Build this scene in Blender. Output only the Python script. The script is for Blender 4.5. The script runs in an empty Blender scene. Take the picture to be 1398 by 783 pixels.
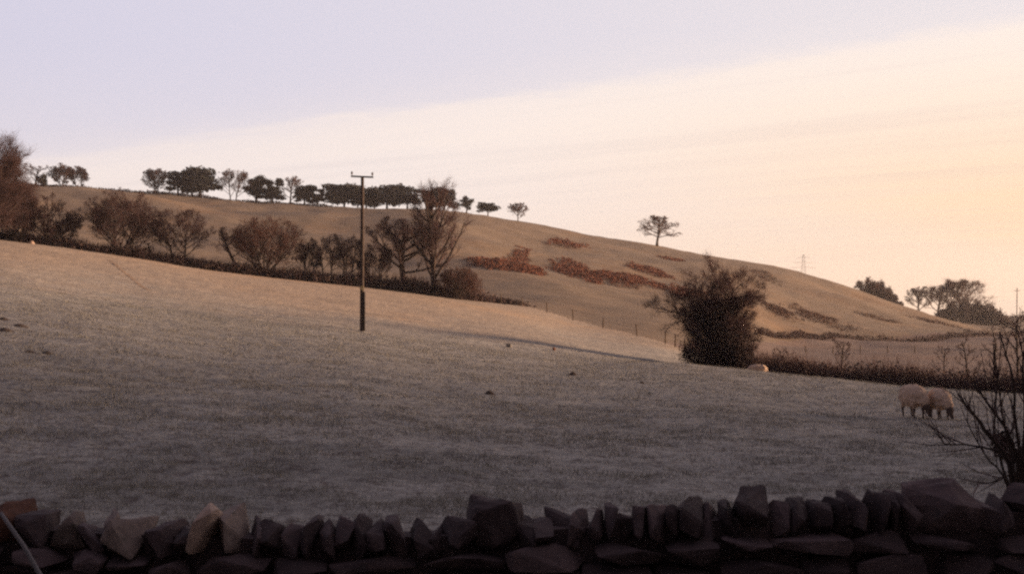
import bpy, bmesh, math, random
import numpy as np
from mathutils import Vector, Matrix, noise as mnoise

SC = bpy.context.scene
COL = SC.collection
F = 1687.0          # focal length in photo pixels
HZ = 430.0          # photo row of the horizon
CAMZ = 2.2
EXPO = 1.6
R = math.radians
random.seed(7)
rng = np.random.default_rng(7)

# ------------------------------------------------------------------ helpers
def link(o, parent=None):
    COL.objects.link(o)
    if parent is not None:
        o.parent = parent
    return o

def tag(o, label=None, cat=None, group=None, kind=None):
    if label: o['label'] = label
    if cat: o['category'] = cat
    if group: o['group'] = group
    if kind: o['kind'] = kind
    return o

def empty(name, loc=(0, 0, 0), rz=0.0):
    o = bpy.data.objects.new(name, None)
    o.empty_display_size = 0.3
    o.location = loc
    o.rotation_euler = (0, 0, rz)
    return link(o)

def mesh_obj(name, verts, faces, mats, parent=None, smooth=False, loc=None, matidx=None):
    me = bpy.data.meshes.new(name)
    if isinstance(verts, np.ndarray): verts = verts.tolist()
    if isinstance(faces, np.ndarray): faces = faces.tolist()
    me.from_pydata(verts, [], faces)
    if not isinstance(mats, (list, tuple)): mats = [mats]
    for m in mats: me.materials.append(m)
    if matidx is not None:
        me.polygons.foreach_set('material_index', np.asarray(matidx, dtype=np.int32))
    if smooth:
        me.polygons.foreach_set('use_smooth', np.ones(len(me.polygons), dtype=bool))
    me.update()
    o = bpy.data.objects.new(name, me)
    if loc is not None: o.location = loc
    return link(o, parent)

def copy_tree(o, parent=None):
    c = o.copy()
    COL.objects.link(c)
    if parent is not None: c.parent = parent
    for ch in list(o.children):
        copy_tree(ch, c)
    return c

# ------------------------------------------------------------------ noise
def _hash(ix, iy, seed):
    n = (ix.astype(np.int64) * 374761393 + iy.astype(np.int64) * 668265263 + seed * 1442695041) & 0x7fffffff
    n = ((n ^ (n >> 13)) * 1274126177) & 0x7fffffff
    n = (n ^ (n >> 16)) & 0xffff
    return n / 32767.5 - 1.0

def vnoise(x, y, seed=0):
    ix = np.floor(x); iy = np.floor(y)
    fx = x - ix; fy = y - iy
    ux = fx * fx * (3 - 2 * fx); uy = fy * fy * (3 - 2 * fy)
    a = _hash(ix, iy, seed); b = _hash(ix + 1, iy, seed)
    c = _hash(ix, iy + 1, seed); d = _hash(ix + 1, iy + 1, seed)
    return (a * (1 - ux) + b * ux) * (1 - uy) + (c * (1 - ux) + d * ux) * uy

def sstep(a, b, x):
    t = np.clip((x - a) / (b - a), 0, 1)
    return t * t * (3 - 2 * t)

# ------------------------------------------------------------------ terrain: depth profiles of the valley and the hill
def zpx(py, Y): return CAMZ + Y * (HZ - py) / F

COLS = {
 -500: [(6,.35),(12.5,.4),(20,.95),(40,2.8),(64,5.6),(90,8.8),(130,13.),(150,13.),(180,17),(370,46),(430,47),(600,38),(1000,8),(4000,4)],
 0:    [(6,.3),(12.5,.2),(20,.55),(40,1.9),(64,3.9),(90,6.4),(130,9.9),(150,9.7),(175,12.2),(380,zpx(262,380)),(430,41),(600,33),(1000,6),(4000,4)],
 150:  [(6,.3),(12.5,.2),(20,.5),(40,1.5),(64,3.0),(90,5.1),(132,zpx(349,132)),(150,8.2),(178,10.5),(385,zpx(268,385)),(430,40),(600,32),(1000,6),(4000,4)],
 300:  [(6,.3),(12.5,.2),(20,.42),(40,1.05),(64,2.2),(90,4.0),(135,6.84),(150,6.6),(182,9),(390,zpx(281,390)),(440,37.5),(600,30),(1000,5),(4000,4)],
 494:  [(6,.3),(12.5,.2),(20,.3),(40,.66),(64,1.37),(90,2.55),(140,5.27),(158,5.3),(190,7.5),(400,zpx(293,400)),(440,35),(600,29),(1000,4),(4000,4)],
 600:  [(6,.3),(12.5,.2),(20,.2),(40,.3),(64,.85),(90,1.8),(140,4.27),(156,4.4),(190,7),(410,zpx(299,410)),(450,34),(600,28),(1000,4),(4000,4)],
 720:  [(6,.3),(12.5,.2),(20,.1),(40,.05),(64,.36),(100,1.2),(145,3.2),(165,4.3),(260,14.5),(415,zpx(311,415)),(460,31.5),(620,24),(1000,3),(4000,4)],
 800:  [(6,.3),(12.5,.2),(20,.05),(40,-.03),(62,.02),(80,.0),(100,.25),(132,1.26),(160,3.2),(260,12),(420,zpx(325,420)),(470,28.5),(620,22),(1000,2),(4000,4)],
 900:  [(6,.3),(12.5,.2),(20,.0),(40,-.08),(58,.0),(75,-.75),(95,-.6),(115,-.19),(160,2.2),(260,9.5),(420,zpx(341,420)),(470,24),(620,18),(1000,1),(4000,4)],
 980:  [(6,.3),(12.5,.2),(20,-.02),(40,-.12),(56,-.15),(75,-1.25),(110,-1.6),(160,.6),(260,8),(410,zpx(353,410)),(460,21),(620,14),(1000,0),(4000,4)],
 1080: [(6,.3),(12.5,.2),(20,-.05),(30,-.2),(52,-.31),(70,-1.5),(100,-2.1),(150,-2.4),(200,-1.0),(270,4.5),(400,zpx(367,400)),(450,16.5),(620,8),(1000,-1),(4000,4)],
 1150: [(6,.3),(12.5,.2),(20,-.06),(30,-.25),(50,-.4),(68,-1.6),(95,-2.3),(150,-2.55),(200,-2.0),(260,1.0),(390,zpx(389,390)),(440,11),(620,3),(1000,-2),(4000,4)],
 1250: [(6,.3),(12.5,.2),(20,-.08),(30,-.29),(47,-.52),(65,-1.8),(90,-2.5),(150,-2.6),(220,-2.6),(280,-.5),(370,zpx(424,370)),(420,2.5),(620,-2),(1000,-2),(4000,4)],
 1330: [(6,.3),(12.5,.2),(20,-.1),(30,-.33),(45,-.58),(62,-1.8),(90,-2.6),(150,-2.7),(230,-2.6),(300,-1.5),(350,zpx(446,350)),(420,-1.5),(620,-2.5),(1000,-1),(4000,4)],
 1398: [(6,.3),(12.5,.2),(20,-.1),(30,-.36),(43,-.62),(60,-1.8),(90,-2.6),(150,-2.8),(250,-2.6),(350,-2.3),(500,-1.6),(700,-1),(1000,0),(4000,4)],
 1900: [(6,.3),(12.5,.1),(20,-.2),(30,-.5),(43,-.9),(60,-2),(90,-2.7),(150,-2.9),(250,-2.6),(350,-2.4),(500,-1.6),(700,-1),(1000,0),(4000,4)],
}

def pchip(xs, ys, xq):
    xs = np.asarray(xs, float); ys = np.asarray(ys, float)
    h = np.diff(xs); d = np.diff(ys) / h
    m = np.zeros_like(xs)
    for i in range(1, len(xs) - 1):
        if d[i-1] * d[i] > 0:
            w1 = 2*h[i] + h[i-1]; w2 = h[i] + 2*h[i-1]
            m[i] = (w1 + w2) / (w1 / d[i-1] + w2 / d[i])
    m[0] = d[0]; m[-1] = d[-1]
    q = np.clip(xq, xs[0], xs[-1])
    k = np.clip(np.searchsorted(xs, q) - 1, 0, len(h) - 1)
    t = (q - xs[k]) / h[k]
    t2 = t*t; t3 = t2*t
    return ((2*t3-3*t2+1)*ys[k] + (t3-2*t2+t)*h[k]*m[k] + (-2*t3+3*t2)*ys[k+1] + (t3-t2)*h[k]*m[k+1])

LYG = np.linspace(math.log(6), math.log(4000), 700)
PXG = np.arange(-500, 1901, 10.0)
_ck = sorted(COLS)
_prof = np.array([pchip([math.log(a) for a, b in COLS[c]], [b for a, b in COLS[c]], LYG) for c in _ck])
HG = np.array([pchip(_ck, _prof[:, j], PXG) for j in range(len(LYG))]).T      # [px, ly]
def _blur(A, axis, s):
    r = int(s * 3); k = np.exp(-0.5 * (np.arange(-r, r + 1) / s) ** 2); k /= k.sum()
    P = np.pad(A, [(r, r) if a == axis else (0, 0) for a in range(2)], mode='edge')
    return np.apply_along_axis(lambda v: np.convolve(v, k, mode='valid'), axis, P)
HG = _blur(_blur(HG, 0, 2.0), 1, 5.0)

def base_height(x, y):
    x = np.asarray(x, float); y = np.asarray(y, float)
    yy = np.maximum(y, 8.0)
    px = np.clip(x / yy * F + 699, -500, 1900)
    ly = np.clip(np.log(yy), LYG[0], LYG[-1])
    a = (px + 500) / 10.0; b = (ly - LYG[0]) / (LYG[1] - LYG[0])
    i = np.clip(a.astype(int), 0, len(PXG) - 2); j = np.clip(b.astype(int), 0, len(LYG) - 2)
    fa = a - i; fb = b - j
    h = (HG[i, j]*(1-fa)*(1-fb) + HG[i+1, j]*fa*(1-fb) + HG[i, j+1]*(1-fa)*fb + HG[i+1, j+1]*fa*fb)
    # the lane in front of the wall, and an unseen bank added to keep skylight off it
    h = h + 0.3 * sstep(7.0, 2.0, y)
    h = h + 24.0 * sstep(-3.5, -36, y)
    # unseen spur added right of the view to shade the lower field
    H = np.interp(y, [-60, 36, 46, 56, 76, 110, 200, 300], [72, 68, 58, 44, 22, 9.0, 3.0, 0])
    st = 60 + 0.45 * np.maximum(y, 0)
    h = h + H * sstep(st, st + 80, x)
    return h

def micro(x, y):
    d = np.sqrt(x*x + y*y)
    near = sstep(170, 90, y)
    n = near * (0.028*vnoise(x*1.1, y*1.1, 1) + 0.02*vnoise(x*2.9, y*2.9, 2) + 0.018*vnoise(x*7, y*7, 3) * sstep(60, 25, d))
    n = n + 0.05 * near * vnoise(x*.25, y*.25, 8) * sstep(10, 25, d)
    far = sstep(120, 200, y)
    n = n + far * (0.9*vnoise(x*.045, y*.045, 4) + .35*vnoise(x*.13, y*.13, 5) + .1*vnoise(x*.4, y*.4, 6))
    return n

def height(x, y): return base_height(x, y) + micro(np.asarray(x, float), np.asarray(y, float))

def gz(x, y): return float(height(np.array([x]), np.array([y]))[0])
def at(px, Y):
    x = Y * (px - 699) / F
    return Vector((x, Y, gz(x, Y)))
def m_per_px(Y): return Y / F

_CY = np.linspace(230, 560, 331)
def crestY(px):
    x = _CY * (px - 699) / F
    return float(_CY[np.argmax((base_height(x, _CY) - CAMZ) / _CY)])

# the foot of the hill: the line of the hedge and the fence
EDGE = [(-3000,128),(-40,128),(0,130),(150,132),(300,135),(494,139),(600,140),(660,143),(720,145),(800,132),(900,115),(980,104),(1080,98),(1150,94),(1250,90),(1398,88),(4000,85)]
FOOT = [(-3000,128),(900,115),(980,125),(1080,185),(1150,215),(1250,240),(1330,262),(1398,300),(4000,300)]
def edgeY(px): return np.interp(px, [a for a, b in EDGE], [b for a, b in EDGE])
def footY(px): return np.interp(px, [a for a, b in FOOT], [b for a, b in FOOT])

# where the frost still lies: the cold lower part of the field, and hollows
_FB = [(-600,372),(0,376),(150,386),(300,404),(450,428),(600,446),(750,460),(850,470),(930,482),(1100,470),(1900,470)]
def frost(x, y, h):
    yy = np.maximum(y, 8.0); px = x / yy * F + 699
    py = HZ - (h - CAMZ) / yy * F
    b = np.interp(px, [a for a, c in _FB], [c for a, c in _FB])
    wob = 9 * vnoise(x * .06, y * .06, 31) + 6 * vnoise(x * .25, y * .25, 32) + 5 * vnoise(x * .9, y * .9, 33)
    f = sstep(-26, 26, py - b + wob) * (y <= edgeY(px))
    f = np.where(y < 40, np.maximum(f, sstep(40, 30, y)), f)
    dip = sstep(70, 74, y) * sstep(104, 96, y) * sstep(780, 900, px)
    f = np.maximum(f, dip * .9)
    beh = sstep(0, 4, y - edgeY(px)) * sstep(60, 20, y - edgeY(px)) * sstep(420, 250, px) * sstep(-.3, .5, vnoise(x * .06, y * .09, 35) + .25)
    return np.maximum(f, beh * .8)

# ------------------------------------------------------------------ materials
def new_mat(name):
    m = bpy.data.materials.new(name); m.use_nodes = True
    nt = m.node_tree; nt.nodes.clear()
    out = nt.nodes.new('ShaderNodeOutputMaterial')
    b = nt.nodes.new('ShaderNodeBsdfPrincipled')
    nt.links.new(b.outputs[0], out.inputs[0])
    b.inputs['Roughness'].default_value = 0.9
    b.inputs['Specular IOR Level'].default_value = 0.15
    return m, nt, b

def N(nt, t, **kw):
    n = nt.nodes.new(t)
    for k, v in kw.items(): setattr(n, k, v)
    return n

def noise_node(nt, vec, scale, detail=4, rough=.6, dist=0.0):
    n = N(nt, 'ShaderNodeTexNoise'); n.inputs['Scale'].default_value = scale
    n.inputs['Detail'].default_value = detail; n.inputs['Roughness'].default_value = rough
    n.inputs['Distortion'].default_value = dist
    nt.links.new(vec, n.inputs['Vector'])
    return n.outputs[0]

def ramp(nt, fac, stops, interp='LINEAR'):
    r = N(nt, 'ShaderNodeValToRGB'); cr = r.color_ramp; cr.interpolation = interp
    while len(cr.elements) < len(stops): cr.elements.new(0.5)
    for e, (p, c) in zip(cr.elements, stops):
        e.position = p; e.color = (c[0], c[1], c[2], 1) if hasattr(c, '__len__') else (c, c, c, 1)
    nt.links.new(fac, r.inputs[0])
    return r.outputs[0]

def mixc(nt, fac, a, b, mode='MIX'):
    m = N(nt, 'ShaderNodeMix', data_type='RGBA', blend_type=mode)
    for s, v in ((m.inputs[0], fac), (m.inputs[6], a), (m.inputs[7], b)):
        if isinstance(v, bpy.types.NodeSocket): nt.links.new(v, s)
        elif hasattr(v, '__len__'): s.default_value = (v[0], v[1], v[2], 1)
        else: s.default_value = v
    return m.outputs[2]

def mapping(nt, vec, scale):
    m = N(nt, 'ShaderNodeMapping'); m.inputs['Scale'].default_value = scale
    nt.links.new(vec, m.inputs[0]); return m.outputs[0]

def bump(nt, b, h, strength, dist):
    n = N(nt, 'ShaderNodeBump'); n.inputs['Strength'].default_value = strength
    n.inputs['Distance'].default_value = dist
    nt.links.new(h, n.inputs['Height']); nt.links.new(n.outputs[0], b.inputs['Normal'])

def mat_pasture(name, straw, frost, dark, fr_lo, fr_hi, patch):
    m, nt, b = new_mat(name)
    pos = N(nt, 'ShaderNodeNewGeometry').outputs['Position']
    big = noise_node(nt, pos, .035 * patch, 3, .55)
    mid = noise_node(nt, pos, .5, 5, .65, .4)
    fine = noise_node(nt, pos, 5.0, 5, .75)
    vfine = noise_node(nt, pos, 26.0, 3, .7)
    a = N(nt, 'ShaderNodeMath', operation='MULTIPLY_ADD'); nt.links.new(mid, a.inputs[0]); a.inputs[1].default_value = .5
    nt.links.new(big, a.inputs[2])
    a2 = N(nt, 'ShaderNodeMath', operation='MULTIPLY_ADD'); nt.links.new(fine, a2.inputs[0]); a2.inputs[1].default_value = .5
    nt.links.new(a.outputs[0], a2.inputs[2])
    fac = ramp(nt, a2.outputs[0], [(fr_lo, 0), (fr_hi, 1)])
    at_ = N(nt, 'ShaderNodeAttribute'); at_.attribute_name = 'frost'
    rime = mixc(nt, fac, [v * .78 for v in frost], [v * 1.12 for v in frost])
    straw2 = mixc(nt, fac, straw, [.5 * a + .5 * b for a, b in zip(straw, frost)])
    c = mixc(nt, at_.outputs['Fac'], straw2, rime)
    dk = ramp(nt, fine, [(.33, 1), (.52, 0)])
    c = mixc(nt, dk, c, dark)
    v = ramp(nt, vfine, [(.3, .72), (.7, 1.2)])
    c = mixc(nt, 1.0, c, v, 'MULTIPLY')
    # long thin tufts lying across the slope
    st = noise_node(nt, mapping(nt, pos, (.22, 1.1, 1.1)), 1.0, 5, .7)
    c = mixc(nt, 1.0, c, ramp(nt, st, [(.32, .72), (.68, 1.25)]), 'MULTIPLY')
    nt.links.new(c, b.inputs['Base Color'])
    bump(nt, b, fine, .5, .08)
    return m

M = {}
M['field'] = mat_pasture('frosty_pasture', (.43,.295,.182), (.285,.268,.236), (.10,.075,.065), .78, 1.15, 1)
M['hill'] = mat_pasture('rough_hill_grass', (.235,.155,.09), (.135,.128,.108), (.11,.07,.048), .78, 1.12, 1)
M['meadow'] = mat_pasture('valley_grass', (.20,.125,.085), (.18,.15,.135), (.09,.06,.05), .8, 1.2, 1)

def mat_simple(name, c1, c2, scale, island=.0, bumpd=0, rough=.9, coord='Position'):
    m, nt, b = new_mat(name)
    pos = N(nt, 'ShaderNodeNewGeometry').outputs['Position'] if coord == 'Position' else N(nt, 'ShaderNodeTexCoord').outputs['Object']
    n = noise_node(nt, pos, scale, 4, .65)
    c = mixc(nt, ramp(nt, n, [(.35, 0), (.65, 1)]), c1, c2)
    if island:
        g = N(nt, 'ShaderNodeNewGeometry')
        c = mixc(nt, 1.0, c, ramp(nt, g.outputs['Random Per Island'], [(0, 1 - island), (1, 1 + island)]), 'MULTIPLY')
    nt.links.new(c, b.inputs['Base Color'])
    b.inputs['Roughness'].default_value = rough
    if bumpd: bump(nt, b, n, .6, bumpd)
    return m

M['blade'] = mat_simple('frosted_grass_blades', (.28,.257,.205), (.30,.28,.243), .6, .28)
M['bark'] = mat_simple('bark', (.045,.032,.027), (.085,.06,.048), 3.0, 0, .02)
M['twig'] = mat_simple('twigs', (.068,.041,.041), (.105,.063,.058), .4, .3)
M['twig_red'] = mat_simple('reddish_twigs', (.095,.05,.043), (.14,.074,.058), .4, .3)
M['needle'] = mat_simple('pine_needles', (.026,.028,.030), (.042,.045,.042), .5, .4)
M['ivy'] = mat_simple('ivy_leaves', (.045,.032,.03), (.08,.052,.046), 1.0, .5)
M['hedge'] = mat_simple('winter_hedge', (.06,.042,.038), (.10,.066,.054), .7, .4)
M['bracken_dull'] = mat_simple('dull_bracken', (.10,.055,.038), (.14,.08,.055), .5, .3)
M['scrub'] = mat_simple('brown_scrub', (.09,.06,.052), (.14,.095,.08), .7, .4)
M['bracken'] = mat_simple('dead_bracken', (.15,.058,.038), (.21,.088,.053), .5, .3)
M['pole'] = mat_simple('weathered_pole_wood', (.065,.047,.04), (.105,.08,.066), 4, 0, .01)
M['steel'] = mat_simple('galvanised_steel', (.10,.095,.09), (.15,.14,.13), 6)
M['porcelain'] = mat_simple('brown_porcelain', (.08,.05,.04), (.11,.07,.05), 6, rough=.3)
M['tin'] = mat_simple('pale_sign_plate', (.55,.42,.2), (.6,.45,.22), 6)
M['guard'] = mat_simple('dark_cable_guard', (.04,.035,.035), (.06,.05,.045), 6)
M['post'] = mat_simple('fence_post_wood', (.09,.065,.05), (.15,.11,.08), 4)
M['fleece'] = mat_simple('sheep_fleece', (.52,.36,.26), (.70,.52,.38), 9, 0, .03, coord='Object')
M['face'] = mat_simple('sheep_face', (.09,.06,.05), (.14,.10,.08), 6, coord='Object')
M['soil'] = mat_simple('turned_soil', (.075,.055,.045), (.12,.09,.07), 4)
M['path'] = mat_simple('trodden_grass', (.22,.155,.105), (.28,.20,.135), 2)
M['boulder'] = mat_simple('pale_boulder', (.20,.18,.16), (.30,.27,.24), 4, 0, .02)
M['ruddy'] = mat_simple('ruddy_clod', (.16,.07,.045), (.20,.09,.055), 4)
M['stick'] = mat_simple('pale_stick', (.16,.15,.15), (.22,.20,.20), 8)

def mat_stone(name, c1, c2, c3):
    m, nt, b = new_mat(name)
    co = N(nt, 'ShaderNodeNewGeometry')
    n1 = noise_node(nt, co.outputs['Position'], 5, 6, .65)
    n2 = noise_node(nt, co.outputs['Position'], 22, 5, .7)
    c = mixc(nt, ramp(nt, n1, [(.38, 0), (.62, 1)]), c1, c2)
    c = mixc(nt, ramp(nt, n2, [(.55, 0), (.7, 1)]), c, c3)
    c = mixc(nt, 1.0, c, ramp(nt, co.outputs['Random Per Island'], [(0, .6), (1, 1.35)]), 'MULTIPLY')
    nt.links.new(c, b.inputs['Base Color'])
    bump(nt, b, n2, .7, .012)
    return m
M['stone'] = mat_stone('mossy_gritstone', (.07,.05,.052), (.105,.074,.072), (.052,.045,.046))
M['stone_pale'] = mat_stone('pale_broken_stone', (.34,.24,.19), (.44,.32,.25), (.26,.18,.145))
M['stone_mid'] = mat_stone('lichened_stone', (.18,.135,.12), (.26,.20,.17), (.12,.1,.08))
M['stone_red'] = mat_stone('reddish_stone', (.15,.07,.05), (.19,.09,.062), (.09,.055,.045))

# ------------------------------------------------------------------ ground sheets
def build_ground():
    pxd = np.concatenate([np.array([-9000,-7000,-5500,-4300,-3400,-2700,-2100,-1600,-1200,-900,-650,-480,-350,-260,-190,-140,-100]),
                          np.arange(-70, 1471, 2.5),
                          np.array([1500,1540,1600,1680,1780,1900,2060,2260,2500,2800,3150,3550,4000,4500,5000,5500,6000,6600,7300,8100,9000])])
    ys = [-60,-50,-42,-35,-29,-24,-19.5,-15.5,-12,-9,-6.5,-4.5,-3,-1.5,0,1.5,3,4.2,5.2,6,6.8,7.6]
    y = 8.2
    while y < 62: ys.append(y); y *= 1.007
    while y < 460: ys.append(y); y *= 1.011
    while y < 1650: ys.append(y); y *= 1.06
    ys = np.array(ys)
    PX, YY = np.meshgrid(pxd, ys)
    XX = (PX - 699) / F * np.sqrt(YY**2 + 40.0**2)
    XX = 2500 * np.tanh(XX / 2500)
    ZZ = height(XX.ravel(), YY.ravel()).reshape(XX.shape)
    ZZ = ZZ - 0.0  
    V = np.stack([XX, YY, ZZ], -1).reshape(-1, 3)
    nr, nc = XX.shape
    i = np.arange(nr - 1)[:, None] * nc + np.arange(nc - 1)[None, :]
    quads = np.stack([i, i + 1, i + 1 + nc, i + nc], -1).reshape(-1, 4)
    cx = V[quads].mean(1)
    yy = np.maximum(cx[:, 1], 8)
    tp = cx[:, 0] / yy * F + 699
    e = edgeY(tp); f = footY(tp)
    lab = np.where(cx[:, 1] <= e, 0, np.where(cx[:, 1] <= f, 1, 2))
    for k, (nm, mt) in enumerate((('field', 'field'), ('meadow', 'meadow'), ('hill', 'hill'))):
        q = quads[lab == k]
        used, inv = np.unique(q, return_inverse=True)
        vv = V[used]; qq = inv.reshape(-1, 4)
        me = bpy.data.meshes.new(nm)
        me.vertices.add(len(vv)); me.vertices.foreach_set('co', vv.ravel().astype(np.float32))
        me.loops.add(qq.size); me.loops.foreach_set('vertex_index', qq.ravel().astype(np.int32))
        me.polygons.add(len(qq))
        me.polygons.foreach_set('loop_start', np.arange(0, qq.size, 4, dtype=np.int32))
        me.polygons.foreach_set('use_smooth', np.ones(len(qq), dtype=bool))
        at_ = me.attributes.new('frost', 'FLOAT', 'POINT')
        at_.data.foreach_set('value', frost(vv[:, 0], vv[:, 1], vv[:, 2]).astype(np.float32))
        me.materials.append(M[mt]); me.update(calc_edges=True)
        o = link(bpy.data.objects.new(nm, me)); o['kind'] = 'structure'
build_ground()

# ------------------------------------------------------------------ grass on the near field
def build_grass():
    parts = []
    for y0, y1, n, hmin, hmax, w in ((8.5, 16, 90000, .025, .07, .006), (16, 30, 130000, .025, .07, .010), (30, 62, 130000, .03, .08, .018), (62, 100, 70000, .03, .08, .028)):
        y = np.sqrt(rng.uniform(y0**2, y1**2, n))
        px = rng.uniform(-60, 1460, n)
        x = y * (px - 699) / F
        cl = vnoise(x * 1.3, y * 1.3, 11) + .6 * vnoise(x * 4, y * 4, 12)
        cl = cl - 1.5 * sstep(58, 100, y)
        keep = cl + rng.uniform(-1, 1, n) * .9 > -.25
        x = x[keep]; y = y[keep]; cl = cl[keep]
        k = len(x)
        z = height(x, y) - .008
        h = rng.uniform(hmin, hmax, k) * (1 + .5 * np.clip(cl, -.6, 1))
        a = rng.uniform(0, 2 * math.pi, k); lean = rng.uniform(.2, 1.1, k) * h
        la = rng.uniform(0, 2 * math.pi, k)
        dx = np.cos(a) * w * .5; dy = np.sin(a) * w * .5
        v0 = np.stack([x - dx, y - dy, z], -1); v1 = np.stack([x + dx, y + dy, z], -1)
        v2 = np.stack([x + np.cos(la) * lean, y + np.sin(la) * lean, z + h], -1)
        parts.append(np.stack([v0, v1, v2], 1))
    T = np.concatenate(parts).reshape(-1, 3)
    nt_ = len(T) // 3
    me = bpy.data.meshes.new('grass')
    me.vertices.add(len(T)); me.vertices.foreach_set('co', T.ravel().astype(np.float32))
    me.loops.add(len(T)); me.loops.foreach_set('vertex_index', np.arange(len(T), dtype=np.int32))
    me.polygons.add(nt_); me.polygons.foreach_set('loop_start', np.arange(0, len(T), 3, dtype=np.int32))
    me.materials.append(M['blade']); me.update(calc_edges=True)
    o = link(bpy.data.objects.new('grass', me))
    tag(o, 'short frosty grass growing over the near field', 'grass', kind='stuff')
build_grass()

# ------------------------------------------------------------------ tubes, bare trees
def fast_mesh(name, V, Q, mat, parent=None, smooth=False, loc=None):
    """mesh from numpy arrays; Q is an (n, k) array of same-sized faces or a list of such arrays"""
    Qs = Q if isinstance(Q, list) else [Q]
    me = bpy.data.meshes.new(name)
    V = np.asarray(V, np.float32)
    me.vertices.add(len(V)); me.vertices.foreach_set('co', V.ravel())
    li = np.concatenate([q.ravel() for q in Qs]).astype(np.int32)
    sizes = np.concatenate([np.full(len(q), q.shape[1], np.int32) for q in Qs])
    me.loops.add(len(li)); me.loops.foreach_set('vertex_index', li)
    me.polygons.add(len(sizes))
    me.polygons.foreach_set('loop_start', (np.cumsum(sizes) - sizes).astype(np.int32))
    if smooth: me.polygons.foreach_set('use_smooth', np.ones(len(sizes), dtype=bool))
    me.materials.append(mat); me.update(calc_edges=True)
    o = bpy.data.objects.new(name, me)
    if loc is not None: o.location = loc
    return link(o, parent)

class Tubes:
    """collects tapering tubes and links them as ONE mesh"""
    def __init__(s): s.g = {}
    def add(s, pts, rads, sides=3):
        s.g.setdefault((len(pts), sides), []).append(([tuple(p) for p in pts], list(rads)))
    def build(s, name, mat, parent=None):
        Vs = []; Qs = []; base = 0
        for (n, sides), items in s.g.items():
            P = np.array([i[0] for i in items], float); r = np.array([i[1] for i in items], float)
            B = len(P)
            d = np.empty_like(P); d[:, 1:-1] = P[:, 2:] - P[:, :-2]; d[:, 0] = P[:, 1] - P[:, 0]; d[:, -1] = P[:, -1] - P[:, -2]
            d /= np.linalg.norm(d, axis=2)[..., None] + 1e-9
            ax = P[:, -1] - P[:, 0]; ax /= np.linalg.norm(ax, axis=1)[:, None] + 1e-9
            ref = np.where(np.abs(ax[:, 2:3]) < .8, np.array([[0., 0, 1]]), np.array([[1., 0, 0]]))[:, None, :]
            u = np.cross(d, np.broadcast_to(ref, d.shape)); u /= np.linalg.norm(u, axis=2)[..., None] + 1e-9
            w = np.cross(d, u)
            a = 2 * np.pi * np.arange(sides) / sides
            V = P[:, :, None, :] + (u[:, :, None, :] * np.cos(a)[None, None, :, None] + w[:, :, None, :] * np.sin(a)[None, None, :, None]) * r[:, :, None, None]
            Vs.append(V.reshape(-1, 3))
            bi = base + np.arange(B)[:, None, None] * n * sides
            ii = np.arange(n - 1)[None, :, None] * sides; k = np.arange(sides)[None, None, :]; k2 = (k + 1) % sides
            q = np.stack(np.broadcast_arrays(bi + ii + k, bi + ii + k2, bi + ii + sides + k2, bi + ii + sides + k), -1).reshape(-1, 4)
            Qs.append(q)
            if sides > 3:
                b2 = base + np.arange(B)[:, None] * n * sides
                Qs.append(b2 + (n - 1) * sides + np.arange(sides)[None, :]); Qs.append(b2 + np.arange(sides)[::-1][None, :])
            base += B * n * sides
        return fast_mesh(name, np.concatenate(Vs), Qs, mat, parent)

def rvec(rg):
    while True:
        v = Vector((rg.uniform(-1, 1), rg.uniform(-1, 1), rg.uniform(-1, 1)))
        if .05 < v.length < 1: return v.normalized()

EZ = (0, .1, .25, .5, .75, .9, 1.0, 1.01)
DOME = (.55, .75, .95, 1.0, .82, .55, .15, 0)
BALL = (0, .15, .55, 1.0, .88, .60, .15, 0)
def env_dist(P, p, d, lim):
    """how far a branch may run before it leaves the outline of the crown"""
    el, er, H, W2 = P['env'][0], P['env'][1], P['h'], P['w'] * .5
    st = .04 * H; t = st
    while t < min(lim, 1.2 * H):
        q = p + d * t
        z = q.z / H
        if z > 1.01: break
        zi = max(z, 0)
        k = 0
        while k < 6 and EZ[k + 1] < zi: k += 1
        f = (zi - EZ[k]) / (EZ[k + 1] - EZ[k])
        e = er if q.x >= P['cx'] else el
        w = (e[k] + (e[k + 1] - e[k]) * f) * W2
        wy = min(w, W2)
        if ((q.x - P['cx']) / (w + 1e-3)) ** 2 + (q.y / (wy + 1e-3)) ** 2 > 1: break
        t += st
    return t - st * .5

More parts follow.
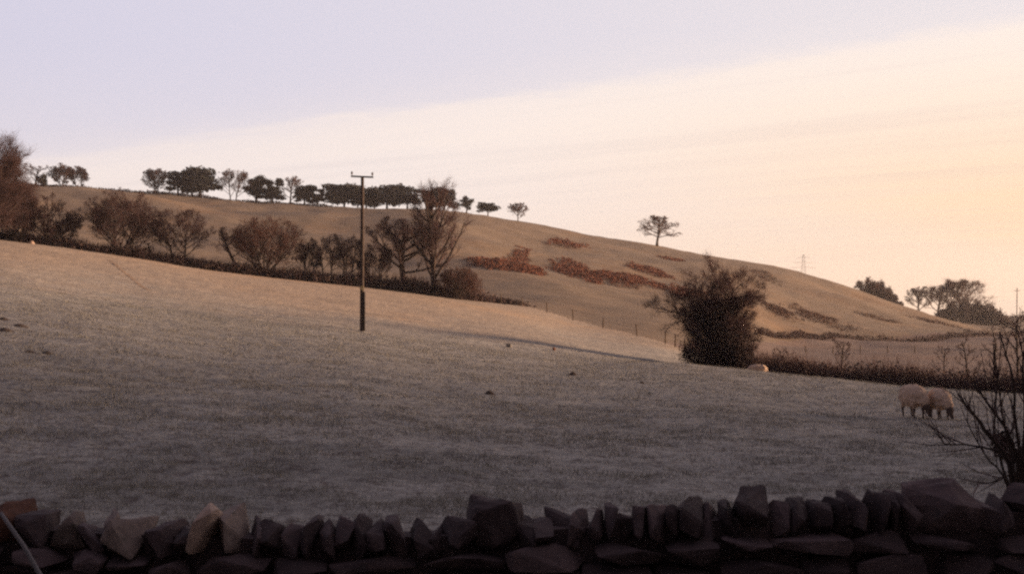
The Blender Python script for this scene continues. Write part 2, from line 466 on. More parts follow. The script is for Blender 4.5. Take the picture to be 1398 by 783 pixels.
def grow(rg, T, C, p, d, L, r, lev, P):
    """one branch and all that grow from it; lev 0 = trunk"""
    nseg = (7, 5, 4, 3, 2)[min(lev, 4)]
    if lev and P['env']:
        reach = env_dist(P, p, d, L if lev > 2 else 1e9)
        L = reach * rg.uniform(.58, 1.08) if lev == 1 else min(L, reach * rg.uniform(.85, 1.05))
        L = max(L, .03 * P['h'])
    pts = [p.copy()]; rads = [r]; dirs = [d.copy()]
    tip = max(r * (.45 if lev == 0 else .3), P['rmin'])
    cur = p.copy(); dd = d.copy()
    for i in range(nseg):
        wob = P['wob'] * (.5 if lev == 0 else 1.0)
        dd = (dd + rvec(rg) * wob * .55 + Vector((0, 0, 1)) * P['up'][min(lev, 4)] * .3).normalized()
        cur = cur + dd * (L / nseg)
        if cur.z < .25: cur.z = .25 + rg.uniform(0, .2)
        pts.append(cur.copy()); dirs.append(dd.copy())
        t = (i + 1) / nseg
        rads.append(r + (tip - r) * t)
    tb = T if lev <= P['trunk_levels'] else C
    if lev == 0:
        rads[0] *= 1.35
    tb.add(pts, rads, 6 if lev == 0 else (4 if lev == 1 else 3))
    if lev >= P['levels']: return
    n = P['n'][lev]
    n = max(1, int(n * rg.uniform(.8, 1.2) + .5))
    lo = P['start'] if lev == 0 else .22
    for k in range(n):
        t = lo + (1 - lo) * ((k + rg.uniform(.1, .9)) / n) ** (.85)
        fi = min(t * nseg, nseg - 1e-3); i = int(fi); fr = fi - i
        bp = pts[i].lerp(pts[i + 1], fr); bd = dirs[min(i + 1, nseg)]
        br = rads[i] + (rads[i + 1] - rads[i]) * fr
        side = rvec(rg); side = (side - bd * side.dot(bd))
        if side.length < 1e-3: continue
        side.normalize()
        if lev == 0:
            a = k * 2.4 + rg.uniform(-.4, .4)
            side = (Vector((math.cos(a), math.sin(a), 0)) + P['bias'] * .8).normalized()
        ang = R(rg.uniform(*P['ang'][min(lev, len(P['ang']) - 1)]))
        nd = (bd * math.cos(ang) + side * math.sin(ang)).normalized()
        fall = (1.0 - P['taper'] * (t - lo) / (1 - lo + 1e-6)) if lev == 0 else (1.0 - .45 * t)
        nl = L * P['len'][lev] * fall * rg.uniform(.75, 1.2) if lev else P['h'] * P['len'][0] * fall * rg.uniform(.75, 1.2)
        nr = max(min(br * .75, r * P['rr']), P['rmin'])
        grow(rg, T, C, bp, nd, nl, nr, lev + 1, P)

def P_tree(h, **kw):
    d = dict(h=h, rmin=.0075, wob=.24, up=(.15, .4, .4, .3, .2), levels=4, n=(14, 8, 7, 6), start=.25, ang=((35, 70), (25, 60), (25, 65), (25, 70)),
             taper=.55, len=(.42, .55, .6, .65), rr=.48, bias=Vector((0, 0, 0)), trunk_levels=1, lean=Vector((0, 0, 1)), r=None, trunk=.8, stems=1, env=(DOME, DOME), w=h * .9, cx=0.0)
    d.update(kw); return d

def fit(o, W, H):
    """scale a tree so that its real bounds are W wide (or as grown) and H high"""
    vs = np.concatenate([np.array([v.co[:] for v in c.data.vertices]) for c in o.children])
    zmax = np.percentile(vs[:, 2], 99.8)
    sz = H / zmax
    w = (np.percentile(vs[:, 0], 99) - np.percentile(vs[:, 0], 1))
    sx = W / w if W else sz
    o.scale = (sx, (sx + sz) * .5, sz)

def sprinkle(C, seed, n, L, r, up=.5, zmin=0.0):
    """extra fine twigs on the outer branches of a crown"""
    rg = np.random.default_rng(seed)
    items = [np.array(i[0][1:]) for g in C.g.values() for i in g]
    P = np.concatenate(items)
    P = P[P[:, 2] > zmin]
    c = P.mean(0); c[2] *= .6
    p = P[rg.integers(0, len(P), n)]
    d = p - c; d /= np.linalg.norm(d, axis=1)[:, None] + 1e-6
    d = d * .8 + rg.normal(size=(n, 3)) * .55 + np.array([0, 0, up])
    d /= np.linalg.norm(d, axis=1)[:, None]
    l = L * rg.uniform(.4, 1.2, n)[:, None]
    m = p + d * l * .5 + rg.normal(size=(n, 3)) * l * .06
    e = p + d * l + rg.normal(size=(n, 3)) * l * .12
    for a, b, q in zip(p, m, e): C.add([a, b, q], [r, r * .8, r * .4], 3)

def bare_tree(name, seed, P, twig='twig', extra=None):
    rg = random.Random(seed)
    root = empty(name)
    T = Tubes(); C = Tubes()
    for s in range(P['stems']):
        q = dict(P)
        if P['stems'] > 1:
            a = 2 * math.pi * s / P['stems'] + rg.uniform(-.5, .5)
            off = Vector((math.cos(a), math.sin(a), 0))
            ln = (P['lean'] + off * rg.uniform(.15, .6) * P.get('splay', 1)).normalized()
            st = off * P['h'] * .045 * rg.uniform(.4, 1.6); st.z = 0
            q['bias'] = P['bias'] + off * .6
        else:
            ln = P['lean'].normalized(); st = Vector((0, 0, 0))
        hh = P['h'] * rg.uniform(.8, 1.0) if P['stems'] > 1 else P['h']
        r0 = (P['r'] or P['h'] * .026) / (1 if P['stems'] == 1 else 1.5)
        grow(rg, T, C, st - Vector((0, 0, .25)), ln, hh * P['trunk'], r0, 0, q)
    if P.get('fill'): sprinkle(C, seed, *P['fill'])
    T.build('trunk', M['bark'], root)
    C.build('crown', M[twig], root)
    return root

# ------------------------------------------------------------------ leaf masses
def leaf_cloud(centers, radii, n, size, seed, flat=1.0, shell=.55, fuzz=.12):
    """n small leaf faces spread through a set of lobes (ellipsoids)"""
    g = np.random.default_rng(seed)
    centers = np.asarray(centers, float); radii = np.asarray(radii, float)
    vol = radii.prod(1) ** (2 / 3); pick = g.choice(len(centers), n, p=vol / vol.sum())
    u = g.normal(size=(n, 3)); u /= np.linalg.norm(u, axis=1)[:, None]
    rr = (shell + (1 - shell) * g.random(n)) ** .8 * (1 + fuzz * g.normal(size=n))
    p = centers[pick] + u * radii[pick] * rr[:, None]
    a = g.normal(size=(n, 3)); a /= np.linalg.norm(a, axis=1)[:, None]
    b = g.normal(size=(n, 3)); b = np.cross(a, b); b /= np.linalg.norm(b, axis=1)[:, None] + 1e-9
    b[:, 2] *= flat
    s = size * g.uniform(.6, 1.5, n)[:, None]
    q = np.stack([p - a * s, p - b * s * .55, p + a * s, p + b * s * .55], 1)
    V = q.reshape(-1, 3); Fc = np.arange(len(V)).reshape(-1, 4)
    return V, Fc

def pine(name, seed, W, H, lobes=10, clear=.16, flatness=.55, n=5200, top=None):
    """a wind-shaped pine: bent trunk, a few limbs, an umbrella of needle clumps"""
    rg = random.Random(seed)
    root = empty(name)
    T = Tubes()
    lean = rg.uniform(-.06, .06) * H
    pts = [Vector((lean * (i / 5) ** 2 + rg.uniform(-.05, .05), rg.uniform(-.05, .05), -.3 + (H * .86 + .3) * i / 5)) for i in range(6)]
    r0 = .035 * H
    T.add(pts, [r0 * (1.2 - i * .19) for i in range(6)], 6)
    cs = []; rs = []
    for k in range(lobes):
        t = (k + .5) / lobes
        z = H * (clear + (1 - clear) * (.12 + .78 * t ** .9))
        prof = math.sin(math.pi * min(1, (.18 + .95 * (1 - t)) )) if t > .4 else .75 + .25 * t / .4
        rad = W * .5 * max(.12, prof) * rg.uniform(.3, .9)
        a = k * 2.4 + rg.uniform(-.5, .5)
        c = Vector((math.cos(a) * rad * .9, math.sin(a) * rad * .9, z + rg.uniform(-.09, .09) * H))
        lr = W * rg.uniform(.13, .28)
        cs.append(tuple(c)); rs.append((lr, lr, lr * flatness * rg.uniform(.8, 1.3)))
        b0 = pts[2 + k % 3]
        T.add([b0, b0.lerp(c, .5) + Vector((0, 0, -.03 * H)), c], [r0 * .4, r0 * .3, r0 * .15], 4)
    kx = rg.uniform(-.28, .28) * W; cs.append((lean * .7 + kx, 0, H * rg.uniform(.86, .98))); rs.append((W * rg.uniform(.14, .24), W * .2, H * .14))
    cs.append((0, 0, H * (clear + (1 - clear) * .4))); rs.append((W * .36, W * .36, H * (1 - clear) * .26))
    T.build('trunk', M['bark'], root)
    V, Fc = leaf_cloud(cs, rs, n, max(.22, W * .03), seed, .8, .3)
    mesh_obj('crown', V, Fc, M['needle'], root)
    fit(root, W, H)
    return root

def place(o, px, py, Y, rz=None, sink=.0):
    """stand a thing on the ground at depth Y; py only checks the guess"""
    p = at(px, Y)
    o.location = (p.x, p.y, p.z - sink)
    if rz is not None: o.rotation_euler = (0, 0, rz)
    return o

# ------------------------------------------------------------------ trees of the field edge  (px, Y, width px, height px)
HG_TREES = 'bare trees in the hedgerow along the upper edge of the field'
def hedge_tree(px, Y, wpx, hpx, seed, label, kind='tree', **kw):
    s = m_per_px(Y)
    H = hpx * s; W = wpx * s
    o = bare_tree('bare_tree' if kind == 'tree' else 'hawthorn_bush', seed, P_tree(H, **{'w': W, **kw}), TW.get(seed, 'twig'))
    fit(o, W, H)
    place(o, px, 0, Y)
    tag(o, label, 'tree' if kind == 'tree' else 'bush', HG_TREES)
    return o
TW = {5: 'twig_red', 12: 'twig_red'}
SHR = dict(stems=6, trunk=.55, start=.12, n=(9, 7, 6, 6), len=(.42, .6, .55, .6), r=None)
hedge_tree(-28, 124, 124, 148, 1, 'huge brown leafless tree at the left end of the hedgerow, taller than all beside it', n=(18, 9, 8, 6), fill=(12000, 1.1, .008), start=.05, stems=3, splay=.6, trunk=.75, taper=.6, len=(.40, .55, .55, .55))
hedge_tree(22, 130, 58, 84, 13, 'shaggy leafless tree close against the huge brown one', n=(16, 8, 7, 6), fill=(6000, .9, .007), start=.06, stems=3, splay=.5)
hedge_tree(68, 132, 70, 76, 2, 'dark spreading thicket tree right of the huge brown tree, its twigs fanning out', n=(12, 8, 7, 6), stems=3, trunk=.6, start=.2)
hedge_tree(163, 134, 100, 94, 3, 'dense many-stemmed dark tree whose tip just breaks the skyline', n=(11, 8, 7, 5), stems=5, trunk=.7, start=.15)
hedge_tree(206, 135, 22, 34, 14, 'short thin sapling in the gap left of the twin-trunked tree', n=(8, 4, 4, 3), levels=3, start=.2)
hedge_tree(246, 136, 78, 82, 4, 'twin-trunked tree with an open round crown above the hedge', stems=2, trunk=.72, start=.35, n=(12, 8, 7, 6), splay=.5, env=(BALL, BALL))
hedge_tree(360, 138, 110, 84, 5, 'wide reddish thorn thicket, broadest of the hedgerow', kind='bush', **SHR)
hedge_tree(331, 138, 40, 72, 15, 'slim slanting leafless tree leaning left out of the reddish thicket', lean=Vector((-.45, 0, 1)), n=(9, 5, 5, 4), start=.4)
hedge_tree(419, 140, 38, 60, 6, 'small upright bare tree just right of the reddish thicket', stems=3, trunk=.75, start=.35, splay=.45, n=(10, 7, 6, 4))
hedge_tree(446, 140, 46, 68, 7, 'small bare tree with upswept branches, second right of the reddish thicket', stems=2, trunk=.75, start=.4, splay=.5, n=(11, 7, 6, 4))
hedge_tree(474, 141, 48, 70, 8, 'bushy bare tree directly left of the utility pole', stems=3, trunk=.75, start=.35, splay=.5, n=(10, 7, 6, 4))
hedge_tree(516, 141, 46, 62, 9, 'low arching bare tree directly right of the utility pole', stems=2, trunk=.65, start=.3, lean=Vector((-.25, 0, 1)))
hedge_tree(556, 142, 104, 104, 10, 'dark crooked tree with spreading limbs, leaning, between the pole and the tallest tree', lean=Vector((-.25, 0, 1)), n=(14, 8, 7, 6), start=.35, taper=.3, wob=.4, r=.3, env=(BALL, BALL), ang=((45, 80), (25, 60), (25, 60), (25, 60)))
o = hedge_tree(592, 141, 118, 162, 11, 'tallest hedgerow tree, bare, with a fine domed top above the skyline', n=(20, 7, 6, 4), fill=(900, .8, .005), start=.14, taper=.3, trunk=.8, ang=((30, 62), (20, 50), (25, 60), (25, 60)), r=.36, rmin=.006, bias=Vector((.1, 0, 0)), up=(.15, .35, .35, .25, .2), env=((.1, .4, .62, .78, .85, .68, .3, 0), (.3, .9, 1.0, .98, .9, .7, .3, 0)), w=118 * m_per_px(141))
o.scale = (1.0, 1.0, o.scale[2])
hedge_tree(626, 140, 60, 44, 12, 'low tangled bush under the right-hand branches of the tallest hedgerow tree', kind='bush', **SHR)

# ------------------------------------------------------------------ trees along the skyline
def sky_bare(px, Y, wpx, hpx, seed, label, twig='twig', **kw):
    s = m_per_px(Y); H = hpx * s; W = wpx * s
    kw.setdefault('rmin', .018); kw.setdefault('n', (15, 8, 7, 5))
    kw.setdefault('w', W); kw.setdefault('env', (BALL, BALL))
    o = bare_tree('bare_tree', seed, P_tree(H, **kw), twig)
    fit(o, W, H); place(o, px, 0, Y)
    tag(o, label, 'tree', 'leafless trees on the skyline')
def sky_pine(px, Y, wpx, hpx, seed, label, **kw):
    s = m_per_px(Y)
    o = pine('pine_tree', seed, wpx * s * 1.06, hpx * s * 1.1, **kw)
    place(o, px, 0, Y)
    tag(o, label, 'pine tree', 'dark pines on the skyline')

def ridgeY(px): return crestY(px) + 1.0
S = 500
sky_bare(48, ridgeY(48), 34, 32, S+1, 'pale thin leafless tree on the skyline beside the huge brown tree', n=(9, 5, 5, 4), start=.2)
sky_pine(58, ridgeY(58)-3, 14, 16, S+2, 'little dark bush-shaped pine at the far left of the skyline', lobes=6, clear=.1, flatness=.9, n=1000)
sky_bare(84, ridgeY(84), 32, 33, S+3, 'round leafless tree on the skyline, left half of a touching pair', stems=2, trunk=.7, start=.25, splay=.4)
sky_bare(107, ridgeY(107), 28, 32, S+4, 'rounded leafless tree on the skyline, right half of a touching pair', stems=2, trunk=.7, start=.25, splay=.4)
sky_bare(213, ridgeY(213), 34, 34, S+5, 'compact dark leafless tree against the left side of the first pines', stems=3, trunk=.7, start=.22, n=(12, 7, 6, 5), splay=.5)
sky_pine(243, ridgeY(243), 34, 31, S+6, 'flat-topped pine next to the compact dark leafless tree', clear=.18)
sky_pine(273, ridgeY(273), 50, 38, S+7, 'broad pine with a raised knob at its top and a long right shoulder', clear=.14, lobes=12)
sky_bare(319, ridgeY(319), 46, 45, S+8, 'leafless tree with a broad fan crown between two groups of pines', n=(13, 7, 6, 5), start=.2, stems=2, splay=.4)
sky_pine(350, ridgeY(350), 28, 34, S+9, 'narrow pine, left one of two alike beside the fan-crowned tree', clear=.14)
sky_pine(372, ridgeY(372), 26, 32, S+10, 'narrow pine, right one of two alike, touching a brown bare tree', clear=.17)
sky_bare(396, ridgeY(396), 34, 40, S+11, 'brown leafless tree poking up between narrow pines and a low rounded pine', twig='twig_red', start=.2, n=(12, 7, 6, 4))
sky_pine(416, ridgeY(416), 28, 26, S+12, 'low rounded pine under the side of the brown leafless tree', clear=.17)
sky_pine(434, ridgeY(434), 16, 22, S+13, 'smallest pine of the long row, thin, left of the broad dome', lobes=6, clear=.3, n=1200)
sky_pine(470, ridgeY(470), 50, 32, S+14, 'broad dome-shaped pine behind the left side of the utility pole', clear=.15, lobes=12)
sky_pine(500, ridgeY(500), 32, 27, S+15, 'pine hidden behind the top of the utility pole', clear=.15)
sky_pine(528, ridgeY(528), 48, 32, S+16, 'wide dark pine behind the crooked hedgerow tree', clear=.14, lobes=12)
sky_pine(556, ridgeY(556), 36, 28, S+17, 'last pine of the long dark row, sloping down to the right', clear=.14)
sky_pine(588, ridgeY(588), 28, 26, S+18, 'round pine behind the left side of the tallest hedgerow tree', clear=.14)
sky_pine(607, ridgeY(607), 32, 30, S+19, 'dark round pine seen through the crown of the tallest hedgerow tree', clear=.15, flatness=.8)
sky_pine(637, ridgeY(637), 17, 22, S+20, 'small upright pine standing alone right of the tallest hedgerow tree', lobes=7, clear=.2, flatness=.8, n=1300)
sky_pine(666, ridgeY(666), 28, 18, S+21, 'low mushroom-shaped pine on a short stem', lobes=8, clear=.38, flatness=.45, n=1800)
sky_bare(707, ridgeY(707), 26, 25, S+22, 'small rounded leafless tree right of the mushroom-shaped pine', twig='twig_red', n=(16, 8, 6, 5), start=.2, env=(DOME, DOME))
sky_bare(897, ridgeY(897)-3, 54, 42, S+23, 'lone leafless oak on the bare hill with a wide flat crown', twig='twig_red', n=(17, 8, 7, 5), start=.28, taper=.4, trunk=.9, r=.34, wob=.35, env=((0, .3, 1.0, .95, .8, .55, .2, 0), (0, .3, 1.0, .95, .8, .55, .2, 0)), up=(.1, .2, .15, .1, .1), ang=((45, 80), (25, 60), (25, 65), (25, 70)))

# the scrub and trees at the right end of the hill
def clump(name, px, Y, wpx, hpx, seed, label, cat, mat='hedge', tilt=0, n=3000, grp=None, lobes=9, up=.0):
    s = m_per_px(Y); W = wpx * s; H = hpx * s
    rg = random.Random(seed); root = empty(name)
    cs = []; rs = []
    T = Tubes()
    for k in range(lobes):
        t = (k + .5) / lobes - .5
        prof = 1 - .75 * (2 * t) ** 2
        x = t * W; hh = H * prof * rg.uniform(.75, 1.1)
        cs.append((x, rg.uniform(-.2, .2) * W * .5, hh * .52 + tilt * x)); rs.append((W * .6 / lobes + .25 * W / lobes, W * .16, hh * .52))
        for q in range(3):
            b = Vector((x + rg.uniform(-.2, .2) * W / lobes, rg.uniform(-.5, .5), tilt * x - .3))
            T.add([b, b + Vector((rg.uniform(-.15, .15) * H, 0, hh * .6)), b + Vector((rg.uniform(-.3, .3) * H, 0, hh * 1.02))], [.05, .035, .015], 3)
    T.build('stems', M['twig'], root)
    V, Fc = leaf_cloud(cs, rs, n, max(.14, H * .03), seed, 1.0, .3)
    mesh_obj('foliage', V, Fc, M[mat], root)
    place(root, px, 0, Y)
    return tag(root, label, cat, grp)

RT = 'trees at the right end of the hill'
clump('gorse_thicket', 1203, 378, 56, 27, 61, 'dark sloping thicket on the skyline where the hill falls away to the right', 'thicket', mat='scrub', tilt=-.32, grp=RT, n=14000)
sky_bare(1184, 376, 34, 28, S+30, 'small pale leafless tree rising out of the sloping thicket', twig='twig_red', stems=2, trunk=.7, start=.2, n=(12, 8, 6, 5), env=(DOME, DOME))
sky_bare(1254, 430, 34, 40, S+31, 'low leafless tree, outermost on the left of the right-hand group', twig='twig_red', start=.2, n=(14, 8, 7, 6), env=(DOME, DOME))
sky_bare(1280, 430, 46, 50, S+32, 'middle leafless tree of the right-hand group, next to the biggest', twig='twig_red', start=.2, n=(14, 8, 7, 6), env=(DOME, DOME))
sky_bare(1314, 425, 84, 66, S+33, 'biggest leafless tree of the right-hand group with a round fanned crown', twig='twig_red', start=.25, n=(18, 9, 7, 5), fill=(2500, 1.2, .016), taper=.5, trunk=.93, r=.4, env=(DOME, DOME))
clump('thorn_thicket', 1328, 405, 100, 36, 62, 'dark thicket under the biggest tree of the right-hand group', 'thicket', mat='scrub', tilt=-.12, n=26000, grp=RT, lobes=13)
clump('far_treeline', 1425, 640, 130, 14, 63, 'low distant line of dark trees at the right edge of the view', 'trees', n=16000, grp=RT, lobes=15)

# the ivy-clad tree at the brow
def ivy_tree():
    Y = 78; s = m_per_px(Y)
    H = 172 * s
    o = bare_tree('ivy_clad_tree', 71, P_tree(H, n=(20, 9, 7, 5), fill=(7000, .5, .0055), start=.1, taper=.2, trunk=.74, r=.22, stems=2, splay=.35, w=120 * s, wob=.32, ang=((45, 88), (25, 60), (25, 60), (25, 60)), env=((.7, 1.0, 1.8, 1.6, 1.15, .6, .2, 0), (.6, .8, .9, 1.1, 1.1, .9, .4, 0)), up=(.15, .14, .16, .1, .1), rmin=.006), 'twig')
    o.scale = (1, 1, H / max(v.co.z for c in o.children for v in c.data.vertices))
    p = place(o, 979, 0, Y, sink=.05)
    g = random.Random(5)
    cs = []; rs = []
    for k in range(54):
        t = g.random(); a = g.uniform(0, 6.28)
        z = H * (.02 + .46 * t); rad = 48 * s * (1 - .35 * t ** 2) * g.uniform(.2, 1.0)
        cs.append((math.cos(a) * rad, math.sin(a) * rad, z)); lr = g.uniform(.45, .85); rs.append((lr, lr, lr * 1.1))
    for k in range(9):
        z = H * g.uniform(.5, .72); a = g.uniform(0, 6.28); rad = g.uniform(0, 22) * s
        cs.append((math.cos(a) * rad, math.sin(a) * rad, z)); rs.append((.35, .35, .4))
    B = Tubes()
    for k in range(4200):
        t = g.random() ** 1.3; a = g.uniform(0, 6.28); z = H * .58 * t; rad = 46 * s * (1 - .3 * t) * g.random() ** .6
        p0 = Vector((math.cos(a) * rad, math.sin(a) * rad, z))
        d = Vector((math.cos(a), math.sin(a), .7)) + rvec(g) * .7; d.normalize(); l = g.uniform(.3, .95)
        B.add([p0, p0 + d * l * .5 + rvec(g) * .04, p0 + d * l + Vector((0, 0, .08))], [.009, .007, .003], 3)
    B.build('brushwood', M['twig'], o).scale = (1 / o.scale[0], 1 / o.scale[1], 1 / o.scale[2])
    V, Fc = leaf_cloud(cs, rs, 42000, .06, 3, 1.0, .2, .34)
    sx, sy, sz = o.scale
    V = V / np.array([sx, sy, sz])
    mesh_obj('ivy', V, Fc, M['ivy'], o)
    tag(o, 'big dark ivy-clad tree standing alone on the brow of the field', 'tree')
ivy_tree()

# ------------------------------------------------------------------ hedges
def hedge(name, pts, hm, thick, ntw, nleaf, seed, label, mat='hedge', twig='twig', gaps=0, r=.02, lsize=.12):
    """a winter hedge: a dense low skirt of leaf-sized bits and many upright bare twigs along a line of (px, Y) points"""
    g = random.Random(seed)
    pos = [Vector((Y * (px - 699) / F, Y, 0)) for px, Y in pts]
    seg = [(pos[i + 1] - pos[i]).length for i in range(len(pos) - 1)]; tot = sum(seg)
    def along(t):
        d = t * tot
        for i, L in enumerate(seg):
            if d <= L or i == len(seg) - 1: return pos[i].lerp(pos[i + 1], min(1, d / L))
            d -= L
    def hv(t): return hm * (.6 + .55 * abs(mnoise.noise(Vector((t * tot * .16, seed, 0)))) * 2 + .25 * mnoise.noise(Vector((t * tot * .7, seed, 3))))
    mid = along(.5); org = Vector((mid.x, mid.y, gz(mid.x, mid.y)))
    root = empty(name, org)
    T = Tubes()
    for k in range(ntw):
        t = g.random(); p = along(t) + Vector((g.gauss(0, thick * .3), g.gauss(0, thick * .3), 0))
        if gaps and mnoise.noise(Vector((t * tot * .09, seed, 7))) < gaps - 1: continue
        p.z = gz(p.x, p.y) - .1
        h = hv(t) * g.uniform(.5, 1.35)
        e = Vector((g.gauss(0, .22) * h, g.gauss(0, .15) * h, h))
        m = p + e * .5 + Vector((g.gauss(0, .05), 0, 0))
        T.add([p - org, m - org, p + e - org], [r * 1.6, r, r * .5], 3)
        for q in range(2):
            e2 = Vector((g.gauss(0, .4) * h, g.gauss(0, .2) * h, g.uniform(.1, .5) * h)) * .6
            T.add([m - org, m + e2 - org], [r * .8, r * .4], 3)
    T.build('stems', M[twig], root)
    rg2 = np.random.default_rng(seed)
    ts = rg2.random(nleaf)
    P = np.array([along(t)[:2] for t in ts]) + rg2.normal(size=(nleaf, 2)) * thick * .35
    z = height(P[:, 0], P[:, 1])
    hh = np.array([hv(t) for t in ts])
    z = z + hh * np.abs(rg2.beta(1.1, 1.6, nleaf))
    c = np.stack([P[:, 0], P[:, 1], z], 1) - np.array(org)
    a = rg2.normal(size=(nleaf, 3)); a /= np.linalg.norm(a, axis=1)[:, None]
    b = np.cross(a, rg2.normal(size=(nleaf, 3))); b /= np.linalg.norm(b, axis=1)[:, None] + 1e-9
    s = lsize * rg2.uniform(.5, 1.5, nleaf)[:, None]
    V = np.stack([c - a * s, c - b * s * .6, c + a * s, c + b * s * .6], 1).reshape(-1, 3)
    mesh_obj('foliage', V, np.arange(len(V)).reshape(-1, 4), M[mat], root)
    return tag(root, label, 'hedge')

hedge('field_hedge', [(-120, 129), (0, 131.5), (150, 133.5), (300, 136.5), (494, 140.5), (600, 141.5), (655, 144)], 1.9, 2.4, 6000, 14000, 21,
      'long low dark hedge under the trees along the top of the near field', lsize=.16)
hedge('skyline_hedge', [(q, crestY(q) - 1.5) for q in (-120, -60, 0, 75, 150, 225, 300, 360, 420, 494)], 1.2, 1.0, 900, 9000, 22, 'thin dark hedge running along the skyline in front of the pines', lsize=.2, r=.03)
hedge('brow_hedge', [(1010, 84), (1080, 76), (1150, 73), (1250, 70), (1398, 66), (1520, 64)], 1.65, 2.2, 3600, 6500, 23,
      'ragged brown winter hedge just beyond the brow behind the two sheep', mat='scrub', lsize=.085, r=.010)
hedge('valley_hedge', [(1035, 180), (1100, 196), (1150, 208), (1250, 225), (1330, 240), (1420, 262)], 1.35, 1.4, 800, 5000, 24,
      'straggly hedge dividing the small valley meadow from the foot of the hill', lsize=.15, r=.02)
hedge('rough_bank_hedge', [(640, 146.5), (675, 147), (712, 147)], .65, 2.4, 400, 1600, 25, 'low dark scrub running down from the tallest hedgerow tree to the fence', lsize=.14)

# saplings in the brow hedge
def sapling(px, Y, wpx, hpx, seed, label, twig='twig', **kw):
    s = m_per_px(Y); H = hpx * s
    kw.setdefault('levels', 3); kw.setdefault('rmin', .007); kw.setdefault('r', H * .013)
    kw.setdefault('w', wpx * s)
    o = bare_tree('sapling', seed, P_tree(H, **kw), twig)
    fit(o, wpx * s, H); place(o, px, 0, Y)
    tag(o, label, 'sapling', 'saplings in the hedge beyond the brow')
sapling(1147, 74, 26, 62, 81, 'slim bare sapling in the brow hedge, nearest the ivy-clad tree', n=(9, 5, 4))
sapling(1068, 78, 36, 40, 82, 'short twiggy sapling at the right foot of the ivy-clad tree', n=(9, 5, 4))
sapling(1290, 69, 30, 62, 83, 'slim sapling rising from the brow hedge above the right-hand sheep', n=(9, 4, 4))
sapling(1322, 68, 34, 80, 84, 'tall thin sapling behind the slanting stems of the foreground shrub', n=(9, 4, 4), start=.35)
sapling(1356, 67, 40, 96, 85, 'taller sapling with upright twigs behind the foreground shrub', n=(10, 5, 4), start=.3)
sapling(1390, 66, 46, 120, 86, 'tallest sapling of the brow hedge at the right edge of the view', n=(11, 5, 4), start=.3)

# ------------------------------------------------------------------ bracken on the hill
def bracken(px, Yc, wpx, hpx_depth, n, seed, label, tall=.9, tiltpx=0):
    """a patch of dead bracken: crumpled frond-sized faces over an uneven footprint; depth runs up the slope"""
    g = np.random.default_rng(seed)
    s = m_per_px(Yc); W = wpx * s; D = hpx_depth
    u = g.uniform(-1.15, 1.15, n * 8); v = g.uniform(-1.15, 1.15, n * 8)
    e = u * u + v * v + .6 * vnoise(u * 2.6 + seed, v * 2.3, seed) + .5 * vnoise(u * 7, v * 5 + seed, seed + 1)
    k = e < g.normal(.5, .22, len(e))
    n2 = int(n * (1.5 if px > 1000 else 3))
    u = u[k][:n2]; v = v[k][:n2]; e = e[k][:n2]
    x0 = Yc * (px - 699) / F
    x = x0 + u * W * .62; y = Yc + v * D * .62 + u * tiltpx
    gx = height(x, y)
    hh = .8 * tall * (.35 + .55 * (vnoise(x * .45, y * .45, seed + 2) + 1) * .7)
    hh = hh * np.clip(1.15 - .9 * np.clip(e, 0, 1), .2, 1)
    z = gx + hh * g.random(len(x)) ** .7
    oz = gz(x0, Yc); c = np.stack([x - x0, y - Yc, z - oz], 1)
    a = g.normal(size=(len(x), 3)); a[:, 2] *= .6; a /= np.linalg.norm(a, axis=1)[:, None]
    b = np.cross(a, g.normal(size=(len(x), 3))); b /= np.linalg.norm(b, axis=1)[:, None] + 1e-9
    sz = .145 * g.uniform(.5, 1.5, len(x))[:, None]
    V = np.stack([c - a * sz, c - b * sz * .5, c + a * sz, c + b * sz * .5], 1).reshape(-1, 3)
    o = mesh_obj('bracken_patch', V, np.arange(len(V)).reshape(-1, 4), M['bracken_dull' if px > 1000 else 'bracken'], loc=(x0, Yc, oz))
    tag(o, label, 'bracken', 'patches of dead bracken on the hillside')

_RAYY = np.exp(np.linspace(math.log(100), math.log(600), 1500))
def hillY(px, py):
    """depth at which the ground is seen at that photo point"""
    x = _RAYY * (px - 699) / F
    h = base_height(x, _RAYY)
    ray = CAMZ + _RAYY * (HZ - py) / F
    ok = (h >= ray) & (_RAYY > edgeY(px) + 6)
    return float(_RAYY[np.argmax(ok)]) if ok.any() else 400.0

